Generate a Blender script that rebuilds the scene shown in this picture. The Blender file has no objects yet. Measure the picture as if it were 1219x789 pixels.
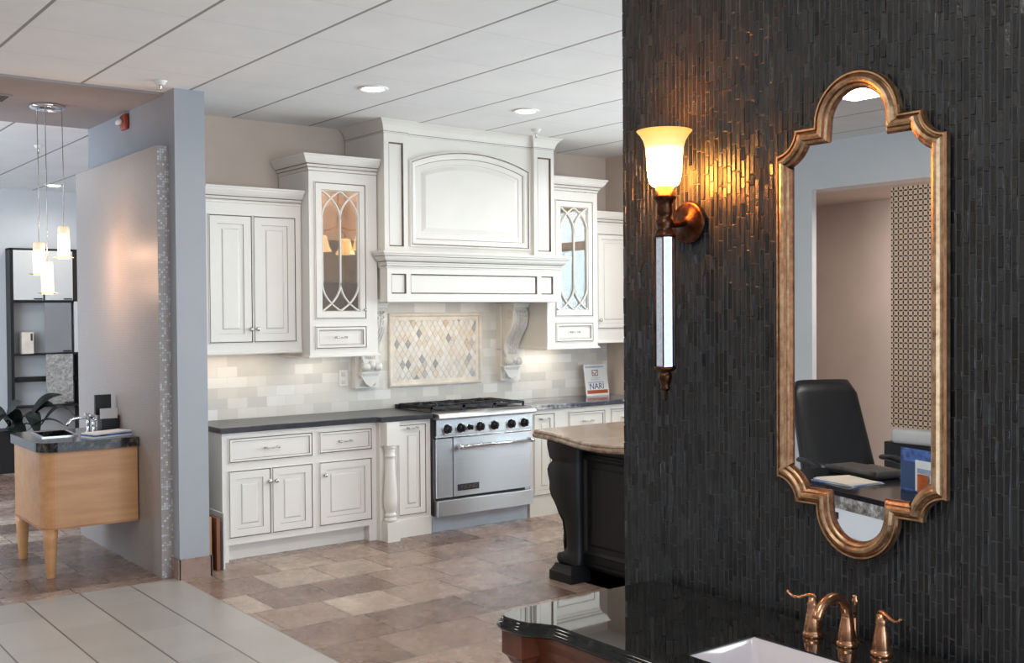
import bpy, math, random
from mathutils import Vector, Matrix
from mathutils.geometry import tessellate_polygon
random.seed(7)
scene = bpy.context.scene
COL = scene.collection
PI = math.pi

# ------------------------------------------------------------------ materials
def lin(c):
    out = []
    for v in c[:3]:
        v = v/255.0
        out.append(v/12.92 if v <= 0.04045 else ((v+0.055)/1.055)**2.4)
    return (*out, 1.0)

class NT:
    """small node-tree builder"""
    def __init__(s, name):
        s.mat = bpy.data.materials.new(name); s.mat.use_nodes = True
        s.t = s.mat.node_tree; s.b = s.t.nodes['Principled BSDF']
    def node(s, typ, ins=(), **kw):
        n = s.t.nodes.new(typ)
        for k, v in kw.items(): setattr(n, k, v)
        for i, v in (ins.items() if isinstance(ins, dict) else enumerate(ins)):
            if v is None: continue
            s.put(n.inputs[i], v)
        return n
    def put(s, sock, v):
        if isinstance(v, bpy.types.NodeSocket): s.t.links.new(v, sock)
        else: sock.default_value = v
    def m(s, op, a, b=None, c=None):
        return s.node('ShaderNodeMath', [a, b, c], operation=op).outputs[0]
    def mix(s, f, a, b, blend='MIX'):
        n = s.node('ShaderNodeMix', data_type='RGBA', blend_type=blend)
        s.put(n.inputs[0], f); s.put(n.inputs[6], a); s.put(n.inputs[7], b)
        return n.outputs[2]
    def coord(s, kind='Object'):
        return s.node('ShaderNodeTexCoord').outputs[kind]
    def xyz(s, v):
        n = s.node('ShaderNodeSeparateXYZ', [v]); return n.outputs[0], n.outputs[1], n.outputs[2]
    def noise(s, vec, scale, detail=3.0, rough=.55):
        n = s.node('ShaderNodeTexNoise', {'Vector': vec, 'Scale': scale, 'Detail': detail, 'Roughness': rough}); return n.outputs[0]
    def ramp(s, f, stops):
        n = s.node('ShaderNodeValToRGB', [f]); r = n.color_ramp
        while len(r.elements) < len(stops): r.elements.new(.5)
        for e, (p, c) in zip(r.elements, stops): e.position = p; e.color = lin(c)
        return n.outputs[0]
    def remap(s, f, a, b, c=0.0, d=1.0):
        n = s.node('ShaderNodeMapRange', {0: f, 1: a, 2: b, 3: c, 4: d}); return n.outputs[0]
    def bump(s, h, strength=.3, dist=.01):
        n = s.node('ShaderNodeBump', {'Strength': strength, 'Distance': dist, 'Height': h})
        s.t.links.new(n.outputs[0], s.b.inputs['Normal'])
    def set(s, **kw):
        for k, v in kw.items(): s.put(s.b.inputs[k.replace('_', ' ')], v)
        return s
    def tiles(s, u, v, w, h, gap, offset='half'):
        """grid / running-bond tiles: returns (1 on the joint, random per tile, second random)"""
        row = s.m('FLOOR', s.m('DIVIDE', v, h))
        if offset == 'half': off = s.m('MULTIPLY', row, .5)
        elif offset == 'rand': off = s.node('ShaderNodeTexWhiteNoise', {'W': row}, noise_dimensions='1D').outputs[0]
        else: off = 0.0
        uu = s.m('ADD', s.m('DIVIDE', u, w), off)
        col = s.m('FLOOR', uu)
        fu = s.m('MULTIPLY', s.m('FRACT', uu), w); fv = s.m('SUBTRACT', v, s.m('MULTIPLY', row, h))
        d = s.m('MINIMUM', s.m('MINIMUM', fu, s.m('SUBTRACT', w, fu)), s.m('MINIMUM', fv, s.m('SUBTRACT', h, fv)))
        joint = s.remap(d, gap*.35, gap*.65, 1.0, 0.0)
        cv = s.node('ShaderNodeCombineXYZ', [col, row, 0.0]).outputs[0]
        wn = s.node('ShaderNodeTexWhiteNoise', {'Vector': cv}, noise_dimensions='2D')
        return joint, wn.outputs[0], wn.outputs[1]

def simple(name, col, rough=.5, metal=0.0, var=.06, scale=6.0, bump=0.0, bscale=40.0, coat=0.0, spec=.5):
    n = NT(name); c = n.coord(); f = n.noise(c, scale)
    d = tuple(max(0, x*(1-var)) for x in col); l = tuple(min(255, x*(1+var)) for x in col)
    n.set(Base_Color=n.ramp(f, [(.3, d), (.7, l)]), Roughness=rough, Metallic=metal, Coat_Weight=coat)
    n.put(n.b.inputs['Specular IOR Level'], spec)
    if bump: n.bump(n.noise(c, bscale, 4), bump, .004)
    return n.mat

def emissive(name, col, strength, base=(250, 240, 220)):
    n = NT(name)
    n.set(Base_Color=lin(base), Roughness=.4, Emission_Color=lin(col), Emission_Strength=strength)
    return n.mat

MT = {}
MT['cream'] = simple('cream_cabinet_paint', (229, 225, 218), .38, var=.012, scale=3)
MT['bevel_shade'] = simple('bevel_shade_grey', (205, 201, 195), .42, var=.05, scale=10)  # greyer cream that paints bevel shading onto the raised door panels
MT['glaze'] = simple('umber_glaze_in_grooves', (120, 108, 98), .5, var=.15, scale=14)
MT['interior'] = simple('warm_wood_interior', (186, 150, 122), .6, var=.12, scale=5)
MT['grey_paint'] = simple('blue_grey_wall_paint', (160, 164, 170), .7, var=.015, scale=2, bump=.05, bscale=180)
MT['tan_paint'] = simple('tan_wall_paint', (212, 195, 180), .75, var=.03, scale=1.5, bump=.05, bscale=180)
MT['white_paint'] = simple('pale_wall_paint', (205, 208, 210), .75, var=.015, scale=2, bump=.04, bscale=150)
MT['beige_paint'] = simple('warm_beige_wall_paint', (200, 184, 174), .75, var=.03, scale=1.5)
MT['soffit'] = simple('taupe_soffit', (158, 154, 154), .8, var=.03, scale=2, bump=.06, bscale=120)  # even taupe, darker than the ceiling tiles
MT['nickel'] = simple('brushed_nickel', (200, 198, 195), .25, 1.0, var=.03)
MT['chrome'] = simple('polished_chrome', (225, 228, 232), .08, 1.0, var=.01)
MT['black'] = simple('black_powder_coat', (22, 23, 25), .45, var=.15)
MT['iron'] = simple('matte_cast_iron', (22, 24, 32), .6, var=.2, scale=30, bump=.2)
MT['knob_black'] = simple('black_knob_plastic', (16, 17, 24), .3, var=.1)
MT['island'] = simple('black_painted_wood', (15, 15, 17), .5, var=.12, scale=8)
MT['white_plastic'] = simple('white_plastic', (236, 236, 232), .4, var=.01)
MT['red_plastic'] = simple('red_alarm_plastic', (150, 52, 28), .35, var=.06)
MT['sink'] = simple('white_vitreous_china', (206, 206, 212), .08, var=.01, coat=.5)
MT['mirror'] = simple('silvered_glass', (222, 225, 228), .0, 1.0, var=.0)
MT['leather'] = simple('black_leather', (17, 17, 19), .38, var=.2, scale=20, bump=.15, bscale=120)
MT['pouch'] = simple('dark_brown_leather', (62, 56, 52), .5, var=.2, scale=20)
MT['paper'] = simple('cream_paper', (224, 210, 190), .7, var=.03)
MT['white_paper'] = simple('white_paper', (232, 232, 230), .6, var=.02)
MT['blue_print'] = simple('blue_printed_card', (70, 95, 150), .35, var=.45, scale=22)
MT['orange_print'] = simple('orange_printed_card', (190, 92, 40), .4, var=.1, scale=30)
MT['navy_ink'] = simple('navy_print', (60, 82, 120), .5, var=.05)
MT['pale_ink'] = simple('pale_blue_print', (150, 165, 190), .5, var=.05)
MT['grey_ink'] = simple('grey_print', (178, 176, 172), .5, var=.05)
MT['rust_ink'] = simple('rust_print', (176, 84, 44), .5, var=.08)
MT['charcoal_ink'] = simple('charcoal_print', (60, 62, 68), .5, var=.05)
MT['badge'] = simple('dark_enamel_badge', (44, 48, 66), .35, var=.15)
MT['toe_film'] = simple('pale_blue_protective_film', (196, 212, 230), .3, .35, var=.03)
MT['maple_end'] = simple('maple_edge', (176, 124, 92), .45, var=.08)
MT['pot'] = simple('black_planter', (24, 25, 27), .5, var=.1)
MT['leaf'] = simple('dark_waxy_leaf', (24, 32, 28), .35, var=.3, scale=9)
MT['stalk'] = simple('dark_leaf_stalk', (36, 42, 36), .5, var=.2)
MT['lattice_back'] = simple('dark_lattice_ground', (58, 38, 30), .6, var=.1)
MT['bench'] = simple('pale_grey_bench_top', (206, 206, 206), .35, var=.02)
MT['white_panel'] = simple('glossy_white_panel', (236, 240, 246), .25, var=.01)
MT['slot'] = simple('dark_slot_lining', (36, 40, 60), .5, var=.05)
MT['desk_top'] = simple('black_glossy_desk_top', (20, 22, 28), .12, var=.1)
MT['grey_panel'] = simple('mid_grey_laminate', (140, 140, 144), .4, var=.02)
MT['shelf_white'] = simple('white_laminate', (214, 214, 212), .35, var=.01)
MT['steel_dark'] = simple('dark_grey_steel', (70, 66, 64), .4, .6, var=.05)  # partly metallic dark grey for cooktop pan and cupboard side

def wood(name, dark, mid, light, axis=2, rough=.4, scale=3.0, coat=.15):
    n = NT(name); c = n.coord()
    mp = n.node('ShaderNodeMapping', {'Vector': c})
    sc = [scale*4, scale*4, scale*4]; sc[axis] = scale*.35
    mp.inputs['Scale'].default_value = sc
    f = n.noise(mp.outputs[0], 1.6, 5, .6); g = n.noise(c, 1.6, 2)
    n.set(Base_Color=n.ramp(n.m('ADD', n.m('MULTIPLY', f, .6), n.m('MULTIPLY', g, .4)), [(.3, dark), (.5, mid), (.72, light)]), Roughness=rough, Coat_Weight=coat)
    n.bump(f, .04, .002); return n.mat
MT['maple'] = wood('honey_maple', (180, 128, 84), (200, 150, 102), (212, 166, 120), axis=0)
MT['mahogany'] = wood('red_brown_mahogany', (44, 24, 16), (92, 48, 32), (124, 68, 46), axis=2, rough=.35)
MT['board_wood'] = wood('brown_sample_wood', (84, 48, 30), (124, 74, 48), (150, 96, 66), axis=2)
MT['tan_wood'] = wood('tan_sample_wood', (150, 112, 84), (184, 142, 110), (200, 160, 128), axis=2)

def steel():
    n = NT('brushed_stainless_steel'); c = n.coord()
    mp = n.node('ShaderNodeMapping', {'Vector': c}); mp.inputs['Scale'].default_value = (1, 1, 300)
    f = n.noise(mp.outputs[0], 1.0, 3)
    n.set(Base_Color=n.ramp(f, [(.3, (206, 209, 215)), (.7, (214, 217, 222))]), Metallic=1.0, Roughness=n.remap(f, .2, .8, .30, .33))
    n.put(n.b.inputs['Anisotropic'], .9); n.put(n.b.inputs['Anisotropic Rotation'], .25)
    tg = n.node('ShaderNodeTangent', direction_type='RADIAL', axis='Z'); n.put(n.b.inputs['Tangent'], tg.outputs[0])
    return n.mat
MT['steel'] = steel()

def stone(name, dark, mid, light, scale=9, rough=.2, vein=None):
    n = NT(name); c = n.coord(); f = n.noise(c, scale, 8, .68)
    col = n.ramp(f, [(.32, dark), (.5, mid), (.68, light)])
    if vein:
        w = n.node('ShaderNodeTexWave', {'Vector': c, 'Scale': vein[1], 'Distortion': 14.0, 'Detail': 4.0, 'Detail Scale': 1.4})
        col = n.mix(n.remap(w.outputs[1], vein[2], 1.0), col, lin(vein[0]))
    n.set(Base_Color=col, Roughness=rough); return n.mat
MT['soapstone'] = stone('dark_soapstone', (44, 45, 50), (54, 55, 60), (66, 67, 72), 14, .28)
MT['marbled'] = stone('blue_black_marbled_granite', (34, 38, 50), (62, 66, 80), (206, 206, 208), 5, .12)
MT['black_granite'] = stone('polished_black_granite', (10, 10, 11), (18, 19, 19), (44, 48, 46), 24, .05)
MT['granite_top'] = stone('mirror_polished_black_granite', (10, 10, 11), (18, 19, 19), (40, 44, 42), 24, .02)
MT['granite_top'].node_tree.nodes['Principled BSDF'].inputs['IOR'].default_value = 3.4
MT['maple_granite'] = stone('black_gold_granite', (14, 14, 15), (28, 28, 28), (104, 98, 84), 16, .12)
MT['island_stone'] = stone('tan_island_granite', (104, 84, 70), (146, 124, 106), (172, 154, 138), 15, .16)
MT['sample_granite'] = stone('pale_speckled_granite', (120, 118, 114), (164, 162, 158), (204, 204, 200), 40, .35)
MT['rough_granite'] = stone('rough_grey_white_stone', (50, 48, 48), (136, 128, 122), (220, 220, 224), 22, .5)

def copper(name, a, b, c_, rough=.32, scale=26):
    n = NT(name); c = n.coord(); f = n.noise(c, scale, 6, .7)
    n.set(Base_Color=n.ramp(f, [(.3, a), (.5, b), (.7, c_)]), Metallic=.95, Roughness=n.remap(f, .2, .8, rough*.8, rough*1.5))
    n.bump(f, .12, .002); return n.mat
MT['gilt'] = copper('antique_gold_leaf', (124, 94, 68), (182, 150, 116), (212, 186, 152), .36, 30)
MT['gilt_red'] = copper('worn_red_bole_gilding', (84, 52, 36), (132, 88, 62), (170, 124, 92), .4, 36)
MT['bronze'] = copper('aged_bronze', (40, 27, 21), (76, 50, 37), (112, 76, 56), .3, 40)
MT['rose_gold'] = copper('brushed_rose_bronze', (168, 118, 86), (192, 142, 108), (212, 166, 132), .22, 10)

def glass_simple(name, tint=(235, 240, 240), alpha=.12, rough=.02):
    """thin pane: mostly clear, with a mirror-like coat"""
    n = NT(name); t = n.t
    tr = n.node('ShaderNodeBsdfTransparent', [lin(tint)])
    gl = n.node('ShaderNodeBsdfGlossy', {'Color': (1, 1, 1, 1), 'Roughness': rough})
    fr = n.node('ShaderNodeFresnel', {'IOR': 1.7})
    f = n.m('ADD', n.m('MULTIPLY', fr.outputs[0], .8), alpha)
    mx = n.node('ShaderNodeMixShader', [f, tr.outputs[0], gl.outputs[0]])
    t.links.new(mx.outputs[0], t.nodes['Material Output'].inputs[0])
    return n.mat
MT['pane'] = glass_simple('clear_cabinet_glass', alpha=.10)
MT['window_glass'] = glass_simple('clear_window_glass', alpha=.02)
MT['prism_glass'] = simple('frosted_prism_glass', (206, 214, 226), .06, .55, var=.05, scale=60)
MT['prism_face'] = simple('pale_etched_mirror_glass', (214, 226, 244), .3, .2, var=.06, scale=90)

def shade_mat():
    n = NT('amber_scavo_glass'); c = n.coord(); x, y, z = n.xyz(c)
    f = n.remap(z, 2.06, 2.165)
    g = n.remap(z, .59, .741)
    n.set(Base_Color=n.ramp(g, [(0, (255, 240, 214)), (1, (240, 190, 110))]), Roughness=.35,
          Emission_Color=n.ramp(g, [(.0, (255, 150, 62)), (.5, (255, 160, 70)), (.68, (255, 214, 140)), (.88, (240, 186, 100)), (1, (228, 164, 80))]),
          Emission_Strength=n.m('ADD', .95, n.m('MULTIPLY', n.m('POWER', n.remap(g, .72, .30), 2.0), 165.0)))
    return n.mat
MT['shade'] = shade_mat()
MT['pendant_glow'] = emissive('lit_opal_glass', (255, 240, 206), 2.6)
MT['pendant_cap'] = emissive('dimmer_opal_glass_neck', (255, 226, 190), .55, (240, 226, 205))
MT['pendant_disc'] = simple('amber_glass_disc', (226, 170, 120), .15, var=.04)
MT['can_glow'] = emissive('lit_downlight_lens', (255, 244, 226), 14)
MT['troffer_glow'] = emissive('lit_troffer_diffuser', (255, 240, 214), 5)
MT['bell_glow'] = emissive('lit_bell_glass', (255, 190, 110), 2.6)

def floor_trav():
    n = NT('mixed_travertine_tiles'); c = n.coord(); x, y, z = n.xyz(c)
    # courses of .406 m; each course has its own tile length
    row = n.m('FLOOR', n.m('DIVIDE', y, .406)); rr_ = n.node('ShaderNodeTexWhiteNoise', {'W': n.m('ADD', row, 17.3)}, noise_dimensions='1D').outputs[0]
    wlen = n.m('ADD', .406, n.m('MULTIPLY', n.m('GREATER_THAN', rr_, .45), .204))
    off = n.node('ShaderNodeTexWhiteNoise', {'W': row}, noise_dimensions='1D').outputs[0]
    uu = n.m('ADD', n.m('DIVIDE', x, wlen), off); col_ = n.m('FLOOR', uu)
    fu = n.m('MULTIPLY', n.m('FRACT', uu), wlen); fv = n.m('SUBTRACT', y, n.m('MULTIPLY', row, .406))
    d = n.m('MINIMUM', n.m('MINIMUM', fu, n.m('SUBTRACT', wlen, fu)), n.m('MINIMUM', fv, n.m('SUBTRACT', .406, fv)))
    j = n.remap(d, .003, .006, 1.0, 0.0)
    cv = n.node('ShaderNodeCombineXYZ', [col_, row, 0.0]).outputs[0]
    wn = n.node('ShaderNodeTexWhiteNoise', {'Vector': cv}, noise_dimensions='2D'); r = wn.outputs[0]
    sh = n.node('ShaderNodeVectorMath', {0: wn.outputs[1], 1: (7.0, 7.0, 7.0)}, operation='MULTIPLY').outputs[0]
    pos = n.node('ShaderNodeVectorMath', {0: c, 1: sh}, operation='ADD').outputs[0]
    cloud = n.noise(pos, 3.2, 3, .55); fine = n.noise(pos, 11, 3, .5)
    f = n.m('ADD', n.m('ADD', n.m('MULTIPLY', r, .46), n.m('MULTIPLY', cloud, .55)), n.m('MULTIPLY', fine, .16))
    col = n.ramp(f, [(.34, (108, 86, 76)), (.52, (138, 114, 102)), (.68, (156, 134, 122)), (.80, (176, 158, 144)), (.90, (198, 182, 162))])
    col = n.mix(n.m('MULTIPLY', j, .85), col, lin((86, 72, 64)))
    n.set(Base_Color=col, Roughness=n.remap(fine, .2, .8, .2, .34))
    return n.mat
MT['travertine'] = floor_trav()
def floor_white():
    n = NT('pale_porcelain_tiles'); c = n.coord(); x, y, z = n.xyz(c)
    u = n.m('SUBTRACT', y, .23); v = n.m('SUBTRACT', x, .034)
    j, r, rc = n.tiles(u, v, .61, .3056, .004, 'half')
    jv, a, b = n.tiles(0.3, v, 900.0, .3056, .009, None)
    f = n.noise(c, 3, 5); col = n.ramp(n.m('ADD', n.m('MULTIPLY', r, .4), n.m('MULTIPLY', f, .6)), [(.3, (160, 157, 153)), (.7, (174, 171, 167))])
    col = n.mix(n.m('MULTIPLY', j, .45), col, lin((130, 125, 121))); col = n.mix(jv, col, lin((96, 90, 86)))
    n.set(Base_Color=col, Roughness=.28); n.bump(n.m('MULTIPLY', j, -1.0), .1, .003); return n.mat
MT['porcelain'] = floor_white()
def ceil_mat():
    n = NT('acoustic_ceiling_tiles'); c = n.coord(); x, y, z = n.xyz(c)
    u = n.m('SUBTRACT', x, .13); v = n.m('SUBTRACT', y, .18)
    ju, a, b = n.tiles(.3, u, 900.0, .61, .018, None); jv, a, b = n.tiles(.3, v, 900.0, .61, .010, None)
    f = n.noise(c, 3, 2); spk = n.noise(c, 160, 3, .7)
    col = n.ramp(f, [(.3, (232, 233, 234)), (.7, (238, 239, 239))])
    col = n.mix(n.m('MULTIPLY', jv, .5), col, lin((212, 213, 214))); col = n.mix(ju, col, lin((150, 148, 147)))
    n.set(Base_Color=col, Roughness=.85)
    n.bump(n.m('SUBTRACT', n.m('MULTIPLY', spk, .3), n.m('MAXIMUM', ju, jv)), .3, .006); return n.mat
MT['ceiling'] = ceil_mat()
def splash_mat():
    n = NT('tumbled_marble_brick_tiles'); c = n.coord(); x, y, z = n.xyz(c)
    j, r, rc = n.tiles(x, z, .152, .0762, .003, 'half')
    f = n.noise(c, 14, 5)
    col = n.ramp(n.m('ADD', n.m('MULTIPLY', r, .75), n.m('MULTIPLY', f, .25)), [(.12, (202, 199, 192)), (.35, (214, 208, 198)), (.65, (222, 217, 208)), (.9, (232, 229, 224))])
    col = n.mix(n.m('MULTIPLY', j, .6), col, lin((205, 198, 188)))
    n.set(Base_Color=col, Roughness=.45); n.bump(n.m('MULTIPLY', j, -1.0), .15, .003); return n.mat
MT['splash'] = splash_mat()
def pearl_mat():
    n = NT('pearl_glass_mosaic'); c = n.coord(); x, y, z = n.xyz(c)
    u = n.m('ADD', x, y)
    j, r, rc = n.tiles(u, z, .0155, .0155, .0022, None)
    col = n.ramp(r, [(.0, (154, 146, 141)), (.8, (162, 154, 149)), (.96, (168, 162, 158)), (1, (176, 172, 168))])
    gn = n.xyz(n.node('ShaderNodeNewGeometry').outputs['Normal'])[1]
    col = n.mix(n.m('MULTIPLY', n.m('LESS_THAN', gn, -.5), n.m('GREATER_THAN', r, .72)), n.ramp(r, [(0, (152, 145, 140)), (1, (163, 156, 151))]), n.ramp(r, [(.7, (168, 168, 168)), (1, (200, 204, 206))]))  # glints painted as lighter tiles, on the end face alone
    col = n.mix(j, col, lin((140, 136, 134)))
    n.set(Base_Color=col, Roughness=n.remap(r, 0, 1, .42, .5))
    n.bump(n.m('MULTIPLY', j, -1.0), .06, .001); return n.mat
MT['pearl'] = pearl_mat()
def rand_island(name, stops, rough=(.3, .6), metal=0.0, noise=0.0, bump=0.0):
    n = NT(name); g = n.node('ShaderNodeNewGeometry'); r = g.outputs['Random Per Island']
    f = r
    if noise:
        f = n.m('ADD', n.m('MULTIPLY', r, 1-noise), n.m('MULTIPLY', n.noise(n.coord(), 70, 5, .7), noise))
    n.set(Base_Color=n.ramp(f, stops), Metallic=metal)
    r2 = n.node('ShaderNodeTexWhiteNoise', {'W': r}, noise_dimensions='1D').outputs[0]
    n.put(n.b.inputs['Roughness'], n.remap(r2, 0, 1, rough[0], rough[1]))
    if bump: n.bump(n.noise(n.coord(), 90, 4, .7), bump, .003)
    return n.mat
MT['slate_strip'] = rand_island('charcoal_stone_glass_strips', [(.0, (12, 15, 17)), (.45, (23, 27, 30)), (.8, (35, 40, 43)), (1, (60, 66, 70))], (.18, .5), .0, .4, .5)
MT['grout_dark'] = simple('dark_grout', (76, 75, 74), .8, var=.1, scale=40)
MT['diamond'] = rand_island('tumbled_marble_diamonds', [(.0, (132, 130, 132)), (.1, (166, 164, 162)), (.16, (222, 215, 204)), (.5, (232, 228, 220)), (.72, (220, 205, 184)), (.86, (226, 221, 212)), (.95, (205, 178, 142)), (1, (222, 196, 156))], (.4, .6), 0, .12)
MT['panel_grout'] = simple('pale_grout', (206, 198, 188), .8, var=.05)
MT['marble_trim'] = simple('cream_marble_trim', (226, 216, 202), .4, var=.05, scale=12)

# ------------------------------------------------------------------ mesh building
class MB:
    def __init__(s): s.v = []; s.f = []; s.mi = []; s.sm = []
    def add(s, vs, fs, mi=0, smooth=False, M=None):
        b = len(s.v)
        for p in vs:
            p = Vector(p)
            s.v.append(M @ p if M is not None else p)
        for f in fs:
            s.f.append([b+i for i in f]); s.mi.append(mi); s.sm.append(smooth)
        return s
    def box(s, x0, x1, y0, y1, z0, z1, mi=0, M=None, skip=()):
        vs = [(x0,y0,z0),(x1,y0,z0),(x1,y1,z0),(x0,y1,z0),(x0,y0,z1),(x1,y0,z1),(x1,y1,z1),(x0,y1,z1)]
        fs = {'b':(3,2,1,0),'t':(4,5,6,7),'f':(0,1,5,4),'r':(1,2,6,5),'k':(2,3,7,6),'l':(3,0,4,7)}
        return s.add(vs, [f for k, f in fs.items() if k not in skip], mi, False, M)
    def rbox(s, x0, x1, y0, y1, z0, z1, r, mi=0, M=None, n=3, smooth=True):
        """box with rounded edges (superellipsoid-free: rounded rectangle rings)"""
        prof = []
        for i in range(n+1):
            a = PI/2*i/n; prof.append((r*(1-math.sin(a)), z0 + r*(1-math.cos(a))))
        prof = prof + [(p, z0+z1-z) for p, z in reversed(prof)]
        rings = []
        for ins, z in prof:
            ring = []; rr = max(r-ins, 1e-4)*1.0
            for cx, cy, a0 in ((x1-r, y1-r, 0), (x0+r, y1-r, 90), (x0+r, y0+r, 180), (x1-r, y0+r, 270)):
                for k in range(n+1):
                    a = math.radians(a0+90*k/n); ring.append((cx+rr*math.cos(a), cy+rr*math.sin(a), z))
            rings.append(ring)
        return s.loft(rings, mi, smooth, True, M)
    def loft(s, rings, mi=0, smooth=False, caps=True, M=None, closed=True):
        n = len(rings[0]); vs = [p for r in rings for p in r]; fs = []
        for i in range(len(rings)-1):
            for k in range(n if closed else n-1):
                k2 = (k+1) % n
                fs.append((i*n+k, i*n+k2, (i+1)*n+k2, (i+1)*n+k))
        b = len(s.v); s.add(vs, fs, mi, smooth, M)
        if caps:
            s.f.append([b+i for i in reversed(range(n))]); s.mi.append(mi); s.sm.append(False)
            e = b+(len(rings)-1)*n
            s.f.append([e+i for i in range(n)]); s.mi.append(mi); s.sm.append(False)
        return s
    def lathe(s, prof, c=(0,0,0), seg=24, mi=0, M=None, smooth=True, caps=True, sx=1.0, sy=1.0):
        rings = [[(c[0]+r*sx*math.cos(2*PI*k/seg), c[1]+r*sy*math.sin(2*PI*k/seg), c[2]+z) for k in range(seg)] for r, z in prof]
        return s.loft(rings, mi, smooth, caps, M)
    def tube(s, pts, rad, seg=10, mi=0, smooth=True, M=None, flat=1.0):
        pts = [Vector(p) for p in pts]; n = len(pts)
        rads = rad if isinstance(rad, (list, tuple)) else [rad]*n
        rings = []; up = None
        for i, p in enumerate(pts):
            d = (pts[min(i+1, n-1)]-pts[max(i-1, 0)]).normalized()
            if up is None: up = Vector((0,0,1)) if abs(d.z) < .9 else Vector((1,0,0))
            sd = d.cross(up).normalized(); up = sd.cross(d).normalized()
            rings.append([p+sd*rads[i]*math.cos(2*PI*k/seg)+up*rads[i]*flat*math.sin(2*PI*k/seg) for k in range(seg)])
        return s.loft(rings, mi, smooth, True, M)
    def prism(s, poly, f3, t0, t1, mi=0, smooth=False, M=None):
        """poly: 2d outline, f3(u, v, t) -> 3d; capped both ends"""
        return s.loft([[f3(u, v, t0) for u, v in poly], [f3(u, v, t1) for u, v in poly]], mi, smooth, True, M)
    def nested(s, rings, mis=None, smooth=False, cap=True, M=None):
        """rings of equal length joined in turn; per-band material; last ring capped"""
        n = len(rings[0]); b = len(s.v)
        s.add([p for r in rings for p in r], [], 0, False, M)
        for i in range(len(rings)-1):
            for k in range(n):
                k2 = (k+1) % n
                s.f.append([b+i*n+k, b+i*n+k2, b+(i+1)*n+k2, b+(i+1)*n+k]); s.mi.append(mis[i] if mis else 0); s.sm.append(smooth)
        if cap:
            e = b+(len(rings)-1)*n; s.f.append([e+k for k in range(n)]); s.mi.append(mis[-1] if mis else 0); s.sm.append(False)
        return s
    def mould(s, path, prof, closed=False, mi=0, up=(0,0,1), mis=None):
        """sweep a profile (out, height) along a horizontal polyline with mitred corners; out = right of travel"""
        P = [Vector(p) for p in path]; n = len(P); rings = []
        for i in range(n):
            a = P[i]-P[i-1] if (i > 0 or closed) else P[1]-P[0]
            c = P[(i+1) % n]-P[i] if (i < n-1 or closed) else P[n-1]-P[n-2]
            a = a.normalized(); c = c.normalized()
            na = Vector((a.y, -a.x, 0)); nc = Vector((c.y, -c.x, 0))
            m = (na+nc); m = m/ max(m.length_squared/2, .15)
            rings.append([P[i]+m*o+Vector((0,0,h)) for o, h in prof])
        k = len(prof); b = len(s.v)
        s.add([p for r in rings for p in r], [], 0)
        for i in range(n if closed else n-1):
            i2 = (i+1) % n
            for j in range(k-1):
                s.f.append([b+i*k+j, b+i2*k+j, b+i2*k+j+1, b+i*k+j+1]); s.mi.append(mis[j] if mis else mi); s.sm.append(False)
        if not closed:
            s.f.append([b+j for j in range(k)]); s.mi.append(mi); s.sm.append(False)
            s.f.append([b+(n-1)*k+j for j in reversed(range(k))]); s.mi.append(mi); s.sm.append(False)
        return s

ORG = {}
def obj(name, mb, mats, parent=None, local=False, bevel=0.0, recalc=True):
    me = bpy.data.meshes.new(name)
    o = ORG.get(parent.name, Vector((0,0,0))) if (parent is not None and not local) else Vector((0,0,0))
    me.from_pydata([tuple(v-o) for v in mb.v], [], mb.f)
    if not isinstance(mats, (list, tuple)): mats = [mats]
    for m in mats: me.materials.append(MT[m] if isinstance(m, str) else m)
    me.polygons.foreach_set('material_index', mb.mi); me.polygons.foreach_set('use_smooth', mb.sm)
    me.update()
    if recalc:
        import bmesh
        bm = bmesh.new(); bm.from_mesh(me); bmesh.ops.recalc_face_normals(bm, faces=bm.faces); bm.to_mesh(me); bm.free()
    ob = bpy.data.objects.new(name, me); COL.objects.link(ob)
    if parent is not None: ob.parent = parent; ORG[ob.name] = o
    if bevel:
        b = ob.modifiers.new('soft_edges', 'BEVEL'); b.width = bevel; b.segments = 2; b.limit_method = 'ANGLE'; b.angle_limit = math.radians(50)
    return ob
def thing(name, label, cat, loc=(0,0,0), group=None, rotz=0.0):
    o = bpy.data.objects.new(name, None); COL.objects.link(o)
    o.location = loc; o.rotation_euler = (0, 0, rotz); o.empty_display_size = .1
    o['label'] = label; o['category'] = cat; o['kind'] = 'thing'
    if group: o['group'] = group
    ORG[o.name] = Vector(loc); return o
def tag(o, label, cat, group=None):
    o['label'] = label; o['category'] = cat; o['kind'] = 'thing'
    if group: o['group'] = group
    return o
def struct(name, mb, mats, label=None, **kw):
    o = obj(name, mb, mats, **kw); o['kind'] = 'structure'
    if label: o['label'] = label
    return o
def text(name, body, size, parent, loc, rot, mat, depth=.0006, sx=1.0, align='CENTER', bold=0.0):
    cu = bpy.data.curves.new(name, 'FONT'); cu.body = body; cu.size = size; cu.align_x = align; cu.align_y = 'CENTER'
    cu.extrude = depth; cu.offset = bold; cu.materials.append(MT[mat])
    tmp = bpy.data.objects.new(name+'_tmp', cu); COL.objects.link(tmp)
    me = bpy.data.meshes.new_from_object(tmp.evaluated_get(bpy.context.evaluated_depsgraph_get()))
    bpy.data.objects.remove(tmp)
    o = bpy.data.objects.new(name, me); COL.objects.link(o)
    o.parent = parent
    org = ORG.get(parent.name, Vector((0,0,0)))
    o.location = Vector(loc)-org; o.rotation_euler = rot; o.scale = (sx, 1, 1); return o

def rect(x0, x1, z0, z1, ins, y): return [(x0+ins, y, z0+ins), (x1-ins, y, z0+ins), (x1-ins, y, z1-ins), (x0+ins, y, z1-ins)]

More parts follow.
